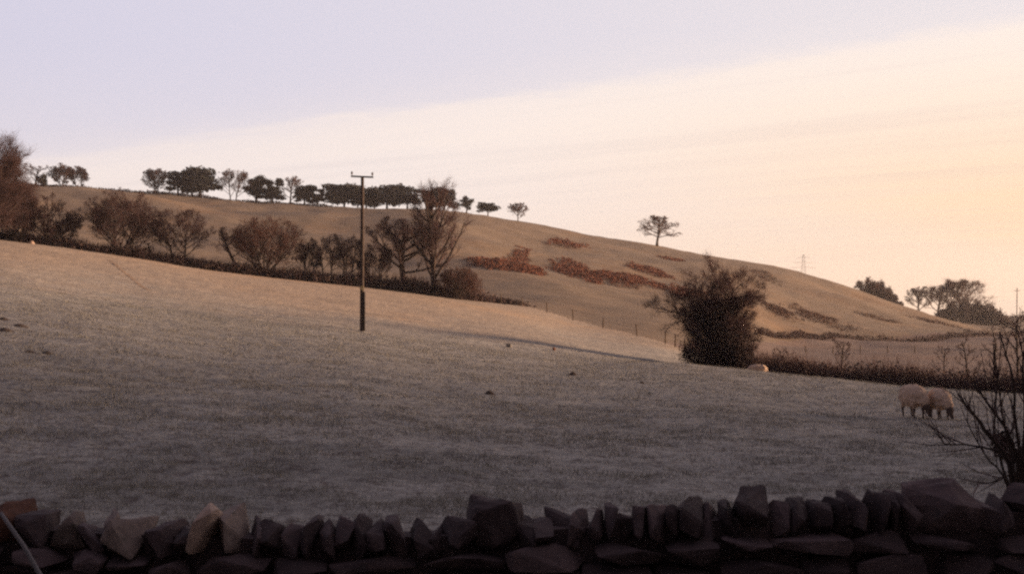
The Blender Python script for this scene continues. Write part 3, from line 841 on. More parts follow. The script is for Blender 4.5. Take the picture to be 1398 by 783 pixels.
BR = [
 (668, 361, 54, 16, 2200, 'rust red bracken strip next to the tallest hedgerow tree', 0),
 (712, 367, 74, 22, 3000, 'rust red bracken patch below the thin slanting trail of bracken', 0),
 (706, 350, 44, 20, 900, 'thin slanting trail of bracken climbing toward the skyline', 14),
 (714, 338, 24, 12, 500, 'tiny bracken scrap at the top of the slanting trail', 0),
 (772, 334, 54, 18, 1600, 'long flat bracken strip nearest the skyline, well left of the lone oak', 5),
 (779, 368, 50, 36, 2600, 'tall dark bracken clump forming the left head of the longest band', 0),
 (808, 377, 74, 26, 3000, 'middle stretch of the longest bracken band across the hill', 0),
 (856, 383, 84, 24, 3200, 'right stretch of the longest bracken band, ending near the ivy-clad tree', 0),
 (886, 374, 54, 22, 1600, 'bracken patch lying just above the right end of the longest band', -5),
 (917, 355, 34, 14, 800, 'small bracken patch under the lone oak', 0),
 (935, 397, 50, 18, 1400, 'bracken clump showing through the left branches of the ivy-clad tree', 0),
 (1046, 377, 30, 16, 700, 'small bracken scrap right of the ivy-clad treetop', 0),
 (1062, 427, 50, 20, 1600, 'bracken streak starting at the right side of the ivy-clad tree', 0),
 (1118, 434, 74, 34, 2400, 'large dark bracken patch low on the hill above the valley hedge', 0),
 (1099, 455, 24, 10, 900, 'round isolated bracken clump below the large dark patch', 0),
 (1200, 434, 50, 14, 650, 'faint bracken streak between the large dark patch and the hill end', 0),
 (1275, 440, 76, 14, 1000, 'brown bracken sheet covering the low right end of the hill', 0),
]
for k, (px, py, w, dpt, n, lab, tp) in enumerate(BR):
    bracken(px, hillY(px, py), w, dpt, n, 300 + k, lab, tall=.55 if n < 1000 else 1.0, tiltpx=tp)

# ------------------------------------------------------------------ fence at the foot of the hill
def wire_fence(pts, posts, label, hpost=1.15):
    pos = []
    for k in range(posts):
        t = k / (posts - 1) * (len(pts) - 1); i = min(int(t), len(pts) - 2); f = t - i
        px = pts[i][0] + (pts[i+1][0] - pts[i][0]) * f; Y = pts[i][1] + (pts[i+1][1] - pts[i][1]) * f
        pos.append(at(px, Y))
    org = pos[len(pos)//2]
    root = empty('wire_fence', org)
    g = random.Random(9)
    tops = []
    for p in pos:
        T = Tubes(); q = p - org; ln = Vector((g.gauss(0, .05), g.gauss(0, .03), 1)) * hpost * g.uniform(.92, 1.1)
        T.add([q - Vector((0, 0, .3)), q + ln * .5, q + ln * .96, q + ln], [.075, .072, .07, .03], 6)
        T.build('post', M['post'], root); tops.append((q, ln))
    for fr in (.35, .65, .92):
        T = Tubes()
        T.add([q + l * fr + Vector((0, -.075, 0)) for q, l in tops], [.006] * len(tops), 4)
        T.build('wire', M['steel'], root)
    tag(root, label, 'fence')
wire_fence([(655, 145.5), (720, 143.5), (800, 130.5), (905, 113), (935, 108)], 10, 'wire fence with wooden posts between the tallest hedgerow tree and the ivy-clad tree')
wire_fence([(1100, 150), (1398, 158)], 9, 'faint low post-and-wire fence across the valley meadow behind the brow hedge', 1.0)

# ------------------------------------------------------------------ utility pole
def utility_pole():
    Y = 64; p = at(494, Y); H = 213 * m_per_px(Y)
    root = empty('utility_pole', p)
    T = Tubes(); T.add([Vector((0, 0, -.4)), Vector((.0, 0, 0)), Vector((.02, 0, H * .5)), Vector((.03, 0, H - .12)), Vector((.03, 0, H - .08))], [.115, .11, .098, .082, .04], 12)
    o = T.build('pole', M['pole'], root)
    for pl in o.data.polygons: pl.use_smooth = len(pl.vertices) == 4
    bm = bmesh.new()
    bmesh.ops.create_cube(bm, size=1, matrix=Matrix.Translation((.03, -.13, H - .13)) @ Matrix.Rotation(R(2.5), 4, 'Y') @ Matrix.Diagonal((1.16, .075, .085, 1)))
    bmesh.ops.bevel(bm, geom=bm.edges[:], offset=.008, segments=1, affect='EDGES')
    me = bpy.data.meshes.new('crossarm'); bm.to_mesh(me); bm.free(); me.materials.append(M['steel'])
    link(bpy.data.objects.new('crossarm', me), root)
    for sx, dz in ((-.53, .024), (.53, -.022)):
        T = Tubes(); b = Vector((.03 + sx, -.13, H - .10 + dz))
        prof = [(0, .016), (.08, .016), (.081, .055), (.11, .06), (.115, .04), (.14, .038), (.145, .058), (.17, .055), (.19, .03), (.215, .034), (.23, .01)]
        T.add([b + Vector((0, 0, z)) for z, r in prof], [r for z, r in prof], 10)
        T.build('insulator', M['porcelain'], root)
    T = Tubes(); T.add([Vector((.12, -.06, 0.0)), Vector((.13, -.06, 1.0)), Vector((.125, -.06, 2.0)), Vector((.12, -.06, 2.02))], [.06, .06, .06, .02], 8)
    T.build('cable_guard', M['guard'], root)
    bm = bmesh.new()
    bmesh.ops.create_cube(bm, size=1, matrix=Matrix.Translation((.035, -.145, 2.2)) @ Matrix.Diagonal((.15, .012, .22, 1)))
    bmesh.ops.bevel(bm, geom=bm.edges[:], offset=.004, segments=1, affect='EDGES')
    me = bpy.data.meshes.new('warning_plate'); bm.to_mesh(me); bm.free(); me.materials.append(M['tin'])
    link(bpy.data.objects.new('warning_plate', me), root)
    tag(root, 'tall wooden utility pole with a short crossarm standing in the frosty field', 'utility pole')
utility_pole()

# ------------------------------------------------------------------ lattice mast behind the hill, thin pole at the right
def lattice(px, Y, zb, H, wb, name, label, cat):
    root = empty(name, (Y * (px - 699) / F, Y, zb))
    T = Tubes()
    def cn(z, i):
        w = wb * (1 - .85 * z / H) * .5
        return Vector((w * (1, 1, -1, -1)[i], w * (1, -1, -1, 1)[i], z))
    nz = 8
    for i in range(4):
        T.add([cn(H * k / nz, i) for k in range(nz + 1)], [.05] * (nz + 1), 4)
        for k in range(nz):
            T.add([cn(H * k / nz, i), cn(H * (k + 1) / nz, (i + 1) % 4)], [.03, .03], 3)
            T.add([cn(H * k / nz, (i + 1) % 4), cn(H * (k + 1) / nz, i)], [.03, .03], 3)
    T.build('lattice_tower', M['steel'], root)
    for z, w in ((H * .62, 9), (H * .76, 7), (H * .9, 5)):
        A = Tubes()
        A.add([Vector((-w, 0, z)), Vector((0, 0, z + .9)), Vector((w, 0, z))], [.04, .06, .04], 4)
        A.add([Vector((-w, 0, z)), Vector((w, 0, z))], [.04, .04], 4)
        A.build('cross_arm', M['steel'], root)
    tag(root, label, cat)
_Y = 900
lattice(1097, _Y, zpx(395, _Y), 48 * m_per_px(_Y), 5.0, 'electricity_pylon', 'faint far lattice pylon rising from behind the hill right of the ivy-clad tree', 'pylon')
root = place(empty('telegraph_pole'), 1388, 0, 300)
T = Tubes(); T.add([Vector((0, 0, -.5)), Vector((.05, 0, 5)), Vector((.1, 0, 10.6)), Vector((.1, 0, 10.7))], [.12, .11, .10, .04], 8); T.build('pole', M['pole'], root)
T = Tubes(); T.add([Vector((-.7, -.16, 10)), Vector((.9, -.16, 10))], [.06, .06], 4); T.build('crossarm', M['steel'], root)
tag(root, 'thin far telegraph pole against the sky at the right edge of the view', 'telegraph pole')

# ------------------------------------------------------------------ sheep
def sheep_mesh(seed, head_turn, head_down=1.0):
    bm = bmesh.new()
    def ball(c, r, rot=None, seg=16):
        mt = Matrix.Translation(c)
        if rot: mt = mt @ rot
        bmesh.ops.create_uvsphere(bm, u_segments=seg, v_segments=seg // 2 + 2, radius=1, matrix=mt @ Matrix.Diagonal((r[0], r[1], r[2], 1)))
    def limb(pts, rads):
        for (a, ra), (b, rb) in zip(list(zip(pts, rads))[:-1], list(zip(pts, rads))[1:]):
            for k in range(5):
                t = k / 4; ball(Vector(a).lerp(Vector(b), t), (ra + (rb - ra) * t,) * 3, seg=10)
    # trunk, +X is forwards
    ball((0, 0, .52), (.44, .23, .28)); ball((-.26, 0, .555), (.24, .22, .235)); ball((.26, 0, .54), (.22, .2, .23)); ball((0, 0, .62), (.36, .2, .18))
    for sx, kind in ((.27, 'f'), (-.30, 'h')):
        for sy in (-.115, .115):
            if kind == 'f':
                limb([(sx, sy, .45), (sx + .02, sy, .27), (sx + .01, sy, .06), (sx + .035, sy, .015)], [.085, .045, .028, .032])
            else:
                limb([(sx, sy, .48), (sx + .05, sy, .34), (sx - .07, sy, .22), (sx - .03, sy, .05), (sx, sy, .015)], [.12, .075, .036, .028, .032])
    ht = Vector((math.cos(head_turn), math.sin(head_turn), 0))
    n0 = Vector((.36, 0, .56)); n1 = Vector((.44, 0, .42)) + ht * .08; hd = Vector((.47, 0, .22)) + ht * .16
    limb([n0, n1, hd + Vector((0, 0, .06))], [.16, .125, .085])
    ball(hd, (.075, .07, .085)); limb([hd, hd + ht * .06 + Vector((0, 0, -.13))], [.066, .042])
    sd = Vector((-ht.y, ht.x, 0))
    for q in (-1, 1):
        e = hd + sd * q * .07 + Vector((0, 0, .05))
        limb([e, e + sd * q * .09 + Vector((0, 0, -.015))], [.026, .016])
    limb([(-.47, 0, .6), (-.52, 0, .5), (-.53, 0, .36)], [.06, .045, .03])
    me = bpy.data.meshes.new('sheep_raw'); bm.to_mesh(me); bm.free()
    o = bpy.data.objects.new('sheep_raw', me); COL.objects.link(o)
    rm = o.modifiers.new('r', 'REMESH'); rm.mode = 'VOXEL'; rm.voxel_size = .017
    sm = o.modifiers.new('s', 'SMOOTH'); sm.iterations = 4; sm.factor = .5
    dg = bpy.context.evaluated_depsgraph_get()
    out = bpy.data.meshes.new_from_object(o.evaluated_get(dg))
    bpy.data.objects.remove(o)
    # wool: curl the fleece outwards, leave head and legs smooth
    nv = len(out.vertices)
    co = np.zeros(nv * 3, dtype=np.float32); out.vertices.foreach_get('co', co); co = co.reshape(-1, 3)
    nr = np.array([v.normal[:] for v in out.vertices])
    hdv = np.array(hd)
    dhead = np.linalg.norm(co - hdv, axis=1)
    wool = np.clip((co[:, 2] - .22) / .07, 0, 1) * np.clip((dhead - .13) / .08, 0, 1)
    for i in range(nv):
        if wool[i] > 0:
            p = Vector(co[i])
            a = mnoise.noise(p * 11 + Vector((seed, 0, 0))) * .026 + mnoise.noise(p * 27) * .014 + .012
            co[i] += nr[i] * a * wool[i]
    out.vertices.foreach_set('co', co.ravel())
    out.materials.clear(); out.materials.append(M['fleece']); out.materials.append(M['face'])
    for pl in out.polygons:
        pl.use_smooth = True
        pl.material_index = 0 if wool[pl.vertices[0]] > .3 else 1
    out.name = 'sheep'; out.update()
    return out

def sheep(px, Y, rz, s, seed, turn, label, sink=0):
    o = bpy.data.objects.new('sheep', sheep_mesh(seed, turn)); COL.objects.link(o)
    p = at(px, Y); o.location = (p.x, p.y, p.z - sink - .01); o.rotation_euler = (0, 0, rz); o.scale = (s, s * 1.05, s * 1.03)
    tag(o, label, 'sheep', 'sheep grazing in the field')
sheep(1247, 30.4, R(-82), .96, 1, .5, 'woolly sheep grazing head down, left one of the close pair near the right edge')
sheep(1283, 30.1, R(-92), .91, 2, .6, 'woolly sheep grazing head down, right one of the close pair near the right edge')
sheep(1034, 67.5, R(170), 1.0, 3, .3, 'far sheep half hidden by the brow at the right foot of the ivy-clad tree', sink=.17)

# ------------------------------------------------------------------ rocks, clods, molehills
def rock_bm(rg, sx, sy, sz, n=16, bev=.06, box=False):
    bm = bmesh.new()
    for k in range(n):
        v = rvec(rg)
        if box:
            m = max(abs(v.x), abs(v.y), abs(v.z)); q = v / m; v = v.lerp(q, .8) * rg.uniform(.88, 1.02)
        bm.verts.new((v.x * sx * .5, v.y * sy * .5, v.z * sz * .5))
    bmesh.ops.convex_hull(bm, input=bm.verts[:])
    loose = [v for v in bm.verts if not v.link_faces]
    if loose: bmesh.ops.delete(bm, geom=loose, context='VERTS')
    bmesh.ops.triangulate(bm, faces=bm.faces[:])
    for _ in range(2):
        bmesh.ops.subdivide_edges(bm, edges=bm.edges[:], cuts=1, use_grid_fill=True)
    for _ in range(1):
        bmesh.ops.smooth_vert(bm, verts=bm.verts[:], factor=.3, use_axis_x=True, use_axis_y=True, use_axis_z=True)
    o = Vector((rg.uniform(0, 50), 0, 0)); k = min(sx, sy, sz)
    for v in bm.verts:
        v.co += v.co.normalized() * (mnoise.noise(v.co * (1.6 / k) + o) * k * .08 + mnoise.noise(v.co * (5 / k) + o) * k * .05)
    return bm

def bm_obj(name, bm, mat, parent=None, smooth=False):
    me = bpy.data.meshes.new(name); bm.to_mesh(me); bm.free()
    me.materials.append(mat)
    if smooth:
        me.polygons.foreach_set('use_smooth', np.ones(len(me.polygons), dtype=bool))
    me.update()
    return link(bpy.data.objects.new(name, me), parent)

def small_rock(px, Y, w, h, mat, seed, name, label, cat):
    o = bm_obj(name, rock_bm(random.Random(seed), w, w * .8, h, 22, .12), M[mat], smooth=True)
    p = at(px, Y); o.location = (p.x, p.y, p.z + h * .25)
    return tag(o, label, cat)
small_rock(695, 66, .42, .34, 'boulder', 31, 'boulder', 'small pale boulder lying out in the middle of the frosty field', 'boulder')
small_rock(756, 68, .24, .26, 'ruddy', 32, 'clod', 'small reddish brown lump in the field right of the pale boulder', 'clod')
small_rock(43, 128.5, .75, .7, 'stone_pale', 33, 'boulder', 'tawny boulder at the foot of the hedge under the huge brown tree', 'boulder')

def molehill(px, py, w, h, seed, label):
    Y = None
    ys = np.exp(np.linspace(math.log(9), math.log(120), 1200)); x = ys * (px - 699) / F
    ok = base_height(x, ys) >= CAMZ + ys * (HZ - py) / F
    Y = float(ys[np.argmax(ok)])
    g = random.Random(seed); nx, nr = 22, 6
    vs = [(0, 0, h)]; fs = []
    for r in range(1, nr + 1):
        t = r / nr
        for a in range(nx):
            an = 2 * math.pi * a / nx
            rad = w * .5 * t * (1 + .18 * mnoise.noise(Vector((math.cos(an) * 1.5, math.sin(an) * 1.5, seed))))
            z = h * (1 - t * t) ** 1.2 + g.uniform(-.2, .2) * h * (1 - t) - .03 * t
            vs.append((rad * math.cos(an), rad * .7 * math.sin(an), z))
    for a in range(nx): fs.append((0, 1 + a, 1 + (a + 1) % nx))
    for r in range(nr - 1):
        for a in range(nx):
            i = 1 + r * nx + a; j = 1 + r * nx + (a + 1) % nx
            fs.append((i, i + nx, j + nx, j))
    o = mesh_obj('molehill', vs, fs, M['soil'], smooth=True)
    p = at(px, Y); o.location = p + Vector((0, 0, .005))
    tag(o, label, 'molehill', 'dark molehills in the frosty field')
molehill(4, 436, .5, .08, 1, 'dark molehill, farthest one at the left edge of the field')
molehill(26, 445, .62, .09, 2, 'dark molehill at left, the right one of the close trio')
molehill(6, 453, .6, .08, 3, 'dark molehill at left, the nearest one of the close trio')
molehill(40, 482, .45, .06, 4, 'flat dark molehill, left of the two lying below the trio')
molehill(64, 484, .38, .06, 5, 'flat dark molehill, right of the two lying below the trio')
molehill(782, 513, .42, .12, 6, 'lone dark molehill in the middle of the field below the reddish lump')
molehill(668, 540, .36, .1, 7, 'lone dark molehill nearest the stone wall in the middle of the field')
molehill(876, 524, .25, .08, 8, 'tiny dark molehill left of the ivy-clad tree, out in the field')

# the faint trodden line in the upper field
def trod():
    pts = [(148, 354), (160, 363), (175, 375), (190, 388), (205, 397)]
    vs = []; fs = []
    ctr = []
    for px, py in pts:
        ys = np.exp(np.linspace(math.log(20), math.log(131), 1500)); x = ys * (px - 699) / F
        ok = base_height(x, ys) >= CAMZ + ys * (HZ - py) / F
        Y = float(ys[np.argmax(ok)]) if ok.any() else 128; ctr.append((Y * (px - 699) / F, Y))
    for i in range(len(ctr) - 1):
        (x0, y0), (x1, y1) = ctr[i], ctr[i + 1]
        for k in range(14):
            t = k / 14; x = x0 + (x1 - x0) * t; y = y0 + (y1 - y0) * t
            for q in (-.16, 0, .16):
                vs.append((x + q, y, gz(x + q, y) + .012))
    n = len(vs) // 3
    for i in range(n - 1):
        for k in range(2):
            a = i * 3 + k; fs.append((a, a + 1, a + 4, a + 3))
    o = mesh_obj('path', vs, fs, M['path'], smooth=True); o['kind'] = 'structure'
trod()

# ------------------------------------------------------------------ the dry stone wall in the foreground
def dry_stone_wall():
    YW = 6.0; s = YW / F
    root = empty('dry_stone_wall', (0, YW, .3))
    rg = random.Random(41)
    # courses under the coping: one mesh of fitted stones
    top = lambda px: np.interp(px, [-400, 0, 150, 380, 600, 800, 950, 1050, 1250, 1398, 1800], [738, 735, 745, 752, 748, 736, 728, 722, 715, 716, 712])
    V = []; Fc = []
    zb = 0.2
    for c in range(9):
        px = -420.0
        while px < 1830:
            wpx = rg.uniform(50, 130)
            cpx = px + wpx / 2; px += wpx * .97
            zt = CAMZ - (top(cpx) - HZ) * s
            ch = (zt - zb) / 9
            bm = rock_bm(rg, wpx * s * 1.06, .26, ch * rg.uniform(1.0, 1.25), 13, .08, True)
            z = zb + ch * (c + .5)
            for side in (0, 1):
                off = Vector(((cpx - 699) * s, (-.12 + rg.uniform(-.03, .02)) if side == 0 else .16, z - .3))
                b0 = len(V); bm.verts.index_update()
                V.extend([tuple(v.co + off) for v in bm.verts]); Fc.extend([tuple(b0 + v.index for v in f.verts) for f in bm.faces])
            bm.free()
    xs = np.linspace(-420, 1830, 60); b0 = len(V)
    for c in xs:
        zt = CAMZ - (top(c) - HZ) * s - .3 + .07
        for yy, zz in ((-.06, -.1), (-.06, zt), (.1, zt), (.1, -.1)): V.append(((c - 699) * s, yy, zz))
    for i in range(59):
        for k in range(4):
            a = b0 + i * 4 + k; e = b0 + i * 4 + (k + 1) % 4
            Fc.append((a, e, e + 4, a + 4))
    mesh_obj('stonework', V, Fc, M['stone'], root)
    # coping: each stone set on edge  (left px, right px, top row, lean, material, label)
    cope = [(-380,-310,700,8,0,0),(-315,-250,696,-6,0,0),(-255,-190,705,5,0,0),(-195,-120,698,10,0,0),(-125,-62,703,-5,0,0),(-66,-4,700,4,0,0),
            (-10,40,690,12,'stone_red','reddish flat-topped cope stone'),(36,80,704,4,0,0),(70,118,706,-4,'stone_mid',0),(112,152,716,6,0,0),(146,166,704,-6,'stone_mid','small pale-tipped cope stone'),
            (160,212,710,8,'stone_mid',0),(205,250,722,-6,0,0),(244,272,728,4,0,0),(262,300,697,26,'stone_pale','pale broken cope stone tilted over to the right'),(298,332,699,-14,'stone_mid',0),(326,362,710,-12,0,0),
            (352,392,716,-14,0,0),(388,418,720,4,0,0),(412,440,709,8,0,0),(436,462,713,-6,0,0),(458,482,713,10,0,0),(478,506,703,6,0,0),(500,530,712,-8,0,0),(524,560,713,4,0,0),
            (556,590,716,-5,0,0),(584,616,714,7,0,0),(610,646,702,5,0,0),(632,712,684,0,0,'big humped cope stone'),(706,732,704,-12,0,0),(726,756,714,6,0,0),(752,786,701,-6,0,0),
            (780,808,704,4,0,0),(802,824,699,8,0,0),(820,838,694,-3,0,0),(832,862,708,5,0,0),(858,884,693,-4,0,0),(880,914,694,6,0,0),(908,932,690,3,0,0),(926,960,684,-4,0,0),
            (956,982,694,6,0,0),(978,1004,692,-5,0,0),(1000,1050,671,2,0,'tall square cope stone'),(1044,1076,686,-8,0,0),(1072,1104,690,5,0,0),(1100,1130,691,-4,0,0),(1126,1152,685,6,0,0),
            (1148,1176,676,-4,0,0),(1172,1206,673,5,0,0),(1200,1222,680,-6,0,0),(1216,1244,678,4,0,0),(1238,1332,663,1,0,'long flat cope stone, largest on the wall'),(1326,1352,680,-10,0,0),(1348,1372,683,6,0,0),
            (1364,1412,668,-3,0,0),(1406,1450,676,6,0,0),(1444,1500,670,-5,0,0),(1495,1560,678,5,0,0),(1552,1610,668,-6,0,0),(1604,1670,676,4,0,0),(1664,1740,670,-4,0,0),(1734,1800,676,6,0,0)]
    for k, (a, b, tp, lean, mt, lab) in enumerate(cope):
        w = (b - a) * s; c = (a + b) / 2
        zb_ = CAMZ - (top(c) - HZ) * s; zt = CAMZ - (tp - HZ) * s
        h = zt - zb_ + .06
        slab = abs(lean) > 20
        ww = w * (1.12 if not slab else .75)
        hh = h * (1.0 if not slab else 1.28)
        bm = rock_bm(random.Random(900 + k), ww, rg.uniform(.30, .42), hh * 1.04, 15 if ww < .2 else 19, .07, True)
        o = bm_obj('cope_stone', bm, M[mt or 'stone'], root)
        o.location = ((c - 699) * s, rg.uniform(-.03, .03) - (.1 if slab else 0), zb_ - .03 + h / 2 - .3)
        o.rotation_euler = (rg.uniform(-.05, .05), R(lean), rg.uniform(-.25, .25))
        if lab: o['label'] = lab
    tag(root, 'dark dry stone wall with jagged upright cope stones across the foreground', 'stone wall')
dry_stone_wall()

# pale stick leaning on the wall at lower left
T = Tubes()
_s = 5.2 / F
a = Vector(((-6 - 699) * _s, 5.25, CAMZ - (702 - HZ) * _s)); b = Vector(((66 - 699) * _s, 5.15, CAMZ - (790 - HZ) * _s)); c = b + (b - a) * 1.9
c.z = max(c.z, gz(c.x, c.y))
o = T; T.add([Vector((0, 0, 0)), (b - a) * .5 + Vector((.008, 0, .004)), b - a, c - a], [.008, .009, .010, .012], 8)
o = T.build('stick', M['stick']); o.location = a
tag(o, 'thin pale stick leaning against the left end of the stone wall', 'stick')

# ------------------------------------------------------------------ bare shrub behind the wall at right
def shrub():
    Y = 9.0; s = Y / F
    base = Vector(((1392 - 699) * s, Y, gz((1392 - 699) * s, Y)))
    root = empty('bare_shrub', base)
    def w(px, py, dy=0):
        return Vector(((px - 699) * s, Y + dy, CAMZ - (py - HZ) * s)) - base
    T = Tubes(); C = Tubes(); g = random.Random(17)
    stems = [([(1394,720),(1378,632),(1345,585),(1325,560),(1308,538)], .026), ([(1396,720),(1384,625),(1362,580),(1336,548),(1318,520)], .022),
             ([(1398,720),(1390,640),(1376,560),(1368,500),(1352,452)], .018), ([(1400,720),(1394,640),(1391,560),(1388,490),(1392,436)], .02),
             ([(1404,720),(1400,640),(1403,560),(1412,480),(1416,440)], .022), ([(1394,700),(1380,640),(1366,596),(1350,530),(1344,492)], .014),
             ([(1392,690),(1386,622),(1350,612),(1318,609),(1294,607)], .014), ([(1392,700),(1370,644),(1345,650),(1310,656)], .012),
             ([(1396,720),(1382,660),(1374,590),(1382,520),(1376,470)], .015), ([(1404,720),(1420,640),(1450,570),(1470,500)], .024), ([(1404,720),(1410,640),(1432,560),(1440,470)], .02),
             ([(1392,700),(1372,650),(1352,620),(1330,580),(1332,540)], .010)]
    for k, (pp, r) in enumerate(stems):
        dy = g.uniform(-.35, .35)
        pts = [w(px, py, dy * min(1, i * .4)) for i, (px, py) in enumerate(pp)]
        # refine with wobble
        q = []
        for i in range(len(pts) - 1):
            for t in (0, .33, .67): q.append(pts[i].lerp(pts[i + 1], t) + rvec(g) * .008)
        q.append(pts[-1])
        n = len(q); T.add(q, [.85 * r * (1 - .7 * i / (n - 1)) for i in range(n)], 6)
        for i in range(4, n - 1):
            for _ in range(2 if r > .013 else 1):
                if g.random() < .65:
                    d = (q[i + 1] - q[i]).normalized(); L = g.uniform(.12, .38)
                    e = (d + rvec(g) * .7 + Vector((0, 0, .35))).normalized()
                    m = q[i] + e * L * .5; t2 = m + (e + rvec(g) * .3).normalized() * L * .5
                    C.add([q[i], m, t2], [.0045, .0035, .002], 4)
                    if g.random() < .6:
                        C.add([m, m + (e + rvec(g) * .8).normalized() * L * .4], [.003, .0015], 3)
    T.build('stems', M['bark'], root); C.build('twigs', M['twig'], root)
    cs = []; rs = []
    for k in range(14):
        c = w(g.uniform(1374, 1440), g.uniform(600, 720), g.uniform(-.2, .3)); cs.append(tuple(c)); rr = g.uniform(.06, .13); rs.append((rr, rr, rr))
    V, Fc = leaf_cloud(cs, rs, 2600, .016, 8, 1.0, .2)
    mesh_obj('dead_leaves', V, Fc, M['hedge'], root)
    tag(root, 'bare shrub with slanting dark stems growing behind the wall at the right edge', 'shrub')
shrub()

# ------------------------------------------------------------------ light
AZ, EL = 82.0, 6.3
sdir = Vector((math.sin(R(AZ)) * math.cos(R(EL)), math.cos(R(AZ)) * math.cos(R(EL)), math.sin(R(EL))))
L = bpy.data.lights.new('sun', 'SUN'); L.energy = 4.4; L.angle = R(21); L.color = (1.0, .66, .42)
so = bpy.data.objects.new('sun', L); COL.objects.link(so)
so.rotation_euler = (-sdir).to_track_quat('-Z', 'Y').to_euler()
so.location = (80, 0, 60)

def world():
    w = bpy.data.worlds.new('World'); SC.world = w; w.use_nodes = True
    nt = w.node_tree; nt.nodes.clear()
    out = N(nt, 'ShaderNodeOutputWorld'); bg = N(nt, 'ShaderNodeBackground'); nt.links.new(bg.outputs[0], out.inputs[0])
    sky = N(nt, 'ShaderNodeTexSky', sky_type='NISHITA'); sky.sun_disc = False
    sky.sun_elevation = R(EL); sky.sun_rotation = R(AZ); sky.air_density = 1.0; sky.dust_density = 1.5; sky.ozone_density = 1.0
    gen = N(nt, 'ShaderNodeTexCoord').outputs['Generated']
    sp = N(nt, 'ShaderNodeSeparateXYZ'); nt.links.new(gen, sp.inputs[0]); x, y, z = sp.outputs
    def mth(op, *a, clamp=False):
        n = N(nt, 'ShaderNodeMath', operation=op, use_clamp=clamp)
        for i, v in enumerate(a):
            if isinstance(v, bpy.types.NodeSocket): nt.links.new(v, n.inputs[i])
            else: n.inputs[i].default_value = v
        return n.outputs[0]
    def ss(v, lo, hi):
        n = N(nt, 'ShaderNodeMapRange', interpolation_type='SMOOTHSTEP'); nt.links.new(v, n.inputs[0])
        n.inputs[1].default_value = lo; n.inputs[2].default_value = hi
        return n.outputs[0]
    def comb(a, b):
        n = N(nt, 'ShaderNodeCombineXYZ')
        for i, v in enumerate((a, b)):
            if isinstance(v, bpy.types.NodeSocket): nt.links.new(v, n.inputs[i])
        return n.outputs[0]
    zc = mth('MAXIMUM', z, .012)
    Px = mth('DIVIDE', x, zc); Py = mth('DIVIDE', y, zc)
    s = mth('ADD', mth('MULTIPLY', Px, .609), mth('MULTIPLY', Py, .793))
    t = mth('SUBTRACT', mth('MULTIPLY', Px, .793), mth('MULTIPLY', Py, .609))
    k = 2 ** -EXPO
    # high veil of cirrus: straight southern edge, combed into streaks along it
    edge_n = noise_node(nt, comb(mth('MULTIPLY', s, 1.2), mth('MULTIPLY', t, .5)), 1.6, 6, .65, .6)
    se = mth('ADD', s, mth('MULTIPLY', mth('SUBTRACT', edge_n, .5), .60))
    cusp = noise_node(nt, comb(mth('MULTIPLY', s, 2.2), mth('MULTIPLY', t, 2.6)), 1.5, 5, .65, .8)
    se = mth('ADD', se, mth('MULTIPLY', mth('SUBTRACT', cusp, .5), .32))
    veil = ss(se, 4.26, 4.62)
    veil2 = ss(se, 3.6, 5.2)
    streak = noise_node(nt, comb(mth('MULTIPLY', s, 1.5), mth('MULTIPLY', t, .12)), 1.3, 5, .6, .3)
    streak2 = noise_node(nt, comb(mth('MULTIPLY', s, .35), mth('MULTIPLY', t, .02)), 1.0, 4, .55, .2)
    # clear sky: Nishita washed with thin high haze
    front = ss(mth('ADD', mth('MULTIPLY', x, .45), mth('MULTIPLY', y, .9)), -.5, .75)
    high = ss(z, .25, .8)
    wash = mixc(nt, ss(x, -.45, .45), (.74, .71, .86), (.89, .825, .855))
    low = ss(z, .22, .03)
    wash = mixc(nt, mth('MULTIPLY', low, .7), wash, (.95, .85, .83))
    dimf = mth('MULTIPLY', mth('ADD', mth('MULTIPLY', front, .76), .24), mth('SUBTRACT', 1.0, mth('MULTIPLY', high, .42)))
    away = mth('SUBTRACT', 1.0, mth('MULTIPLY', front, mth('SUBTRACT', 1.0, high)))
    wash = mixc(nt, 1.0, wash, mixc(nt, away, (1, 1, 1), (1.02, .91, 1.03)), 'MULTIPLY')
    wash = mixc(nt, 1.0, wash, mixc(nt, dimf, (0, 0, 0), (1, 1, 1)), 'MULTIPLY')
    wash = mixc(nt, 1.0, wash, (k, k, k), 'MULTIPLY')
    nsk = mixc(nt, 1.0, sky.outputs[0], (.05, .05, .05), 'MULTIPLY')
    clear = mixc(nt, .9, nsk, wash)
    # veil colour: cream, turning peach low down towards the sun
    g = ss(mth('SUBTRACT', mth('MULTIPLY', x, .75), mth('MULTIPLY', z, 1.7)), -.30, .26)
    cream = mixc(nt, g, (1.0, .875, .80), (1.06, .725, .46))
    cream = mixc(nt, ss(mth('ADD', mth('MULTIPLY', x, .3), mth('MULTIPLY', z, 2.2)), .28, .72), cream, (1.04, .92, .83))
    bri = mth('ADD', .82, mth('MULTIPLY', streak, .36))
    bri = mth('MULTIPLY', bri, mth('ADD', .90, mth('MULTIPLY', streak2, .18)))
    lip = mth('MULTIPLY', ss(se, 4.3, 4.6), ss(se, 5.3, 4.7))
    fil = noise_node(nt, comb(mth('MULTIPLY', s, 5.0), mth('MULTIPLY', t, .22)), 1.2, 4, .6, .5)
    bri = mth('ADD', bri, mth('MULTIPLY', lip, mth('MULTIPLY', ss(fil, .40, .62), .26)))
    vc = mixc(nt, 1.0, cream, mixc(nt, bri, (0, 0, 0), (1, 1, 1)), 'MULTIPLY')
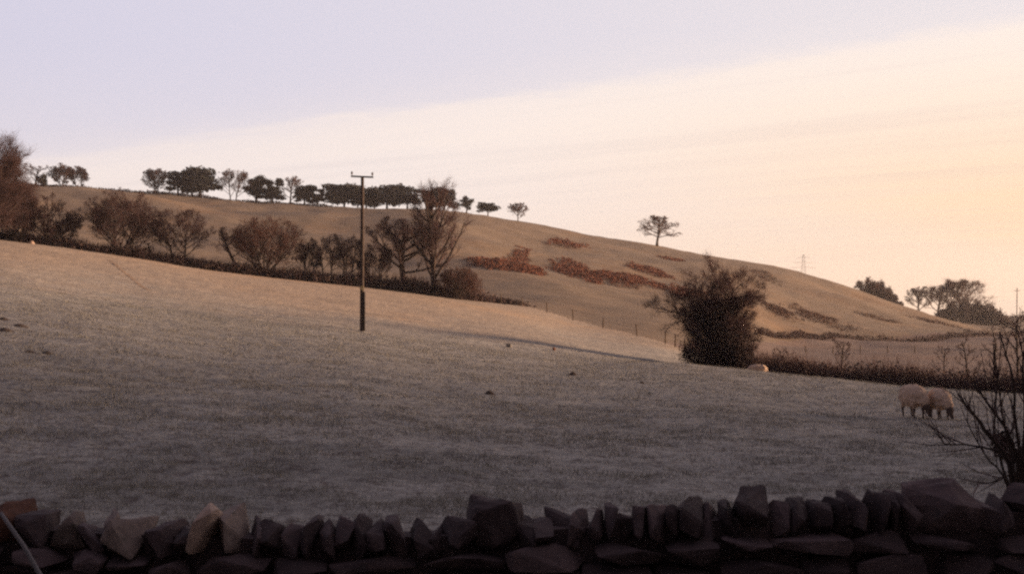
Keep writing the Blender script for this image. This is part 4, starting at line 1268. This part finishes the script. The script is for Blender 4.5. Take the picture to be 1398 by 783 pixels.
    vc = mixc(nt, 1.0, vc, (k, k, k), 'MULTIPLY')
    vmask = mth('MULTIPLY', mth('ADD', mth('MULTIPLY', veil, mth('ADD', .26, mth('MULTIPLY', ss(t, -6.5, -3.0), .24))), mth('MULTIPLY', veil2, .42)), mth('ADD', .80, mth('MULTIPLY', streak, .4)), clamp=True)
    c = mixc(nt, vmask, clear, vc)
    nt.links.new(c, bg.inputs[0])
    bg.inputs[1].default_value = 1.0
world()

# ------------------------------------------------------------------ the thin morning air
def haze():
    m = bpy.data.materials.new('thin_haze'); m.use_nodes = True
    nt = m.node_tree; nt.nodes.clear()
    out = N(nt, 'ShaderNodeOutputMaterial'); v = N(nt, 'ShaderNodeVolumePrincipled')
    v.inputs['Color'].default_value = (.95, .88, .86, 1); v.inputs['Density'].default_value = HAZE; v.inputs['Anisotropy'].default_value = .35
    nt.links.new(v.outputs[0], out.inputs['Volume'])
    x0, x1, y0, y1, z0, z1 = -2700, 2700, -75, 1750, -12, 75
    vs = [(x, y, z) for z in (z0, z1) for y in (y0, y1) for x in (x0, x1)]
    fs = [(0, 2, 3, 1), (4, 5, 7, 6), (0, 1, 5, 4), (2, 6, 7, 3), (0, 4, 6, 2), (1, 3, 7, 5)]
    o = mesh_obj('haze', vs, fs, m); o['kind'] = 'stuff'
HAZE = .00018
if HAZE: haze()

# ------------------------------------------------------------------ camera and output
cam = bpy.data.cameras.new('camera'); co = bpy.data.objects.new('camera', cam); COL.objects.link(co)
cam.sensor_width = 36; cam.lens = 36 * F / 1398; cam.shift_y = (HZ - 391.5) / 1398
cam.clip_end = 20000; cam.clip_start = .1
co.location = (0, 0, CAMZ); co.rotation_euler = (R(90), 0, 0)
SC.camera = co
SC.render.engine = 'CYCLES'
SC.cycles.use_denoising = False
SC.cycles.max_bounces = 5; SC.cycles.diffuse_bounces = 3
SC.cycles.filter_width = 2.4
SC.view_settings.view_transform = 'Standard'; SC.view_settings.look = 'None'
SC.view_settings.exposure = EXPO; SC.view_settings.gamma = 1; SC.view_settings.use_curve_mapping = False
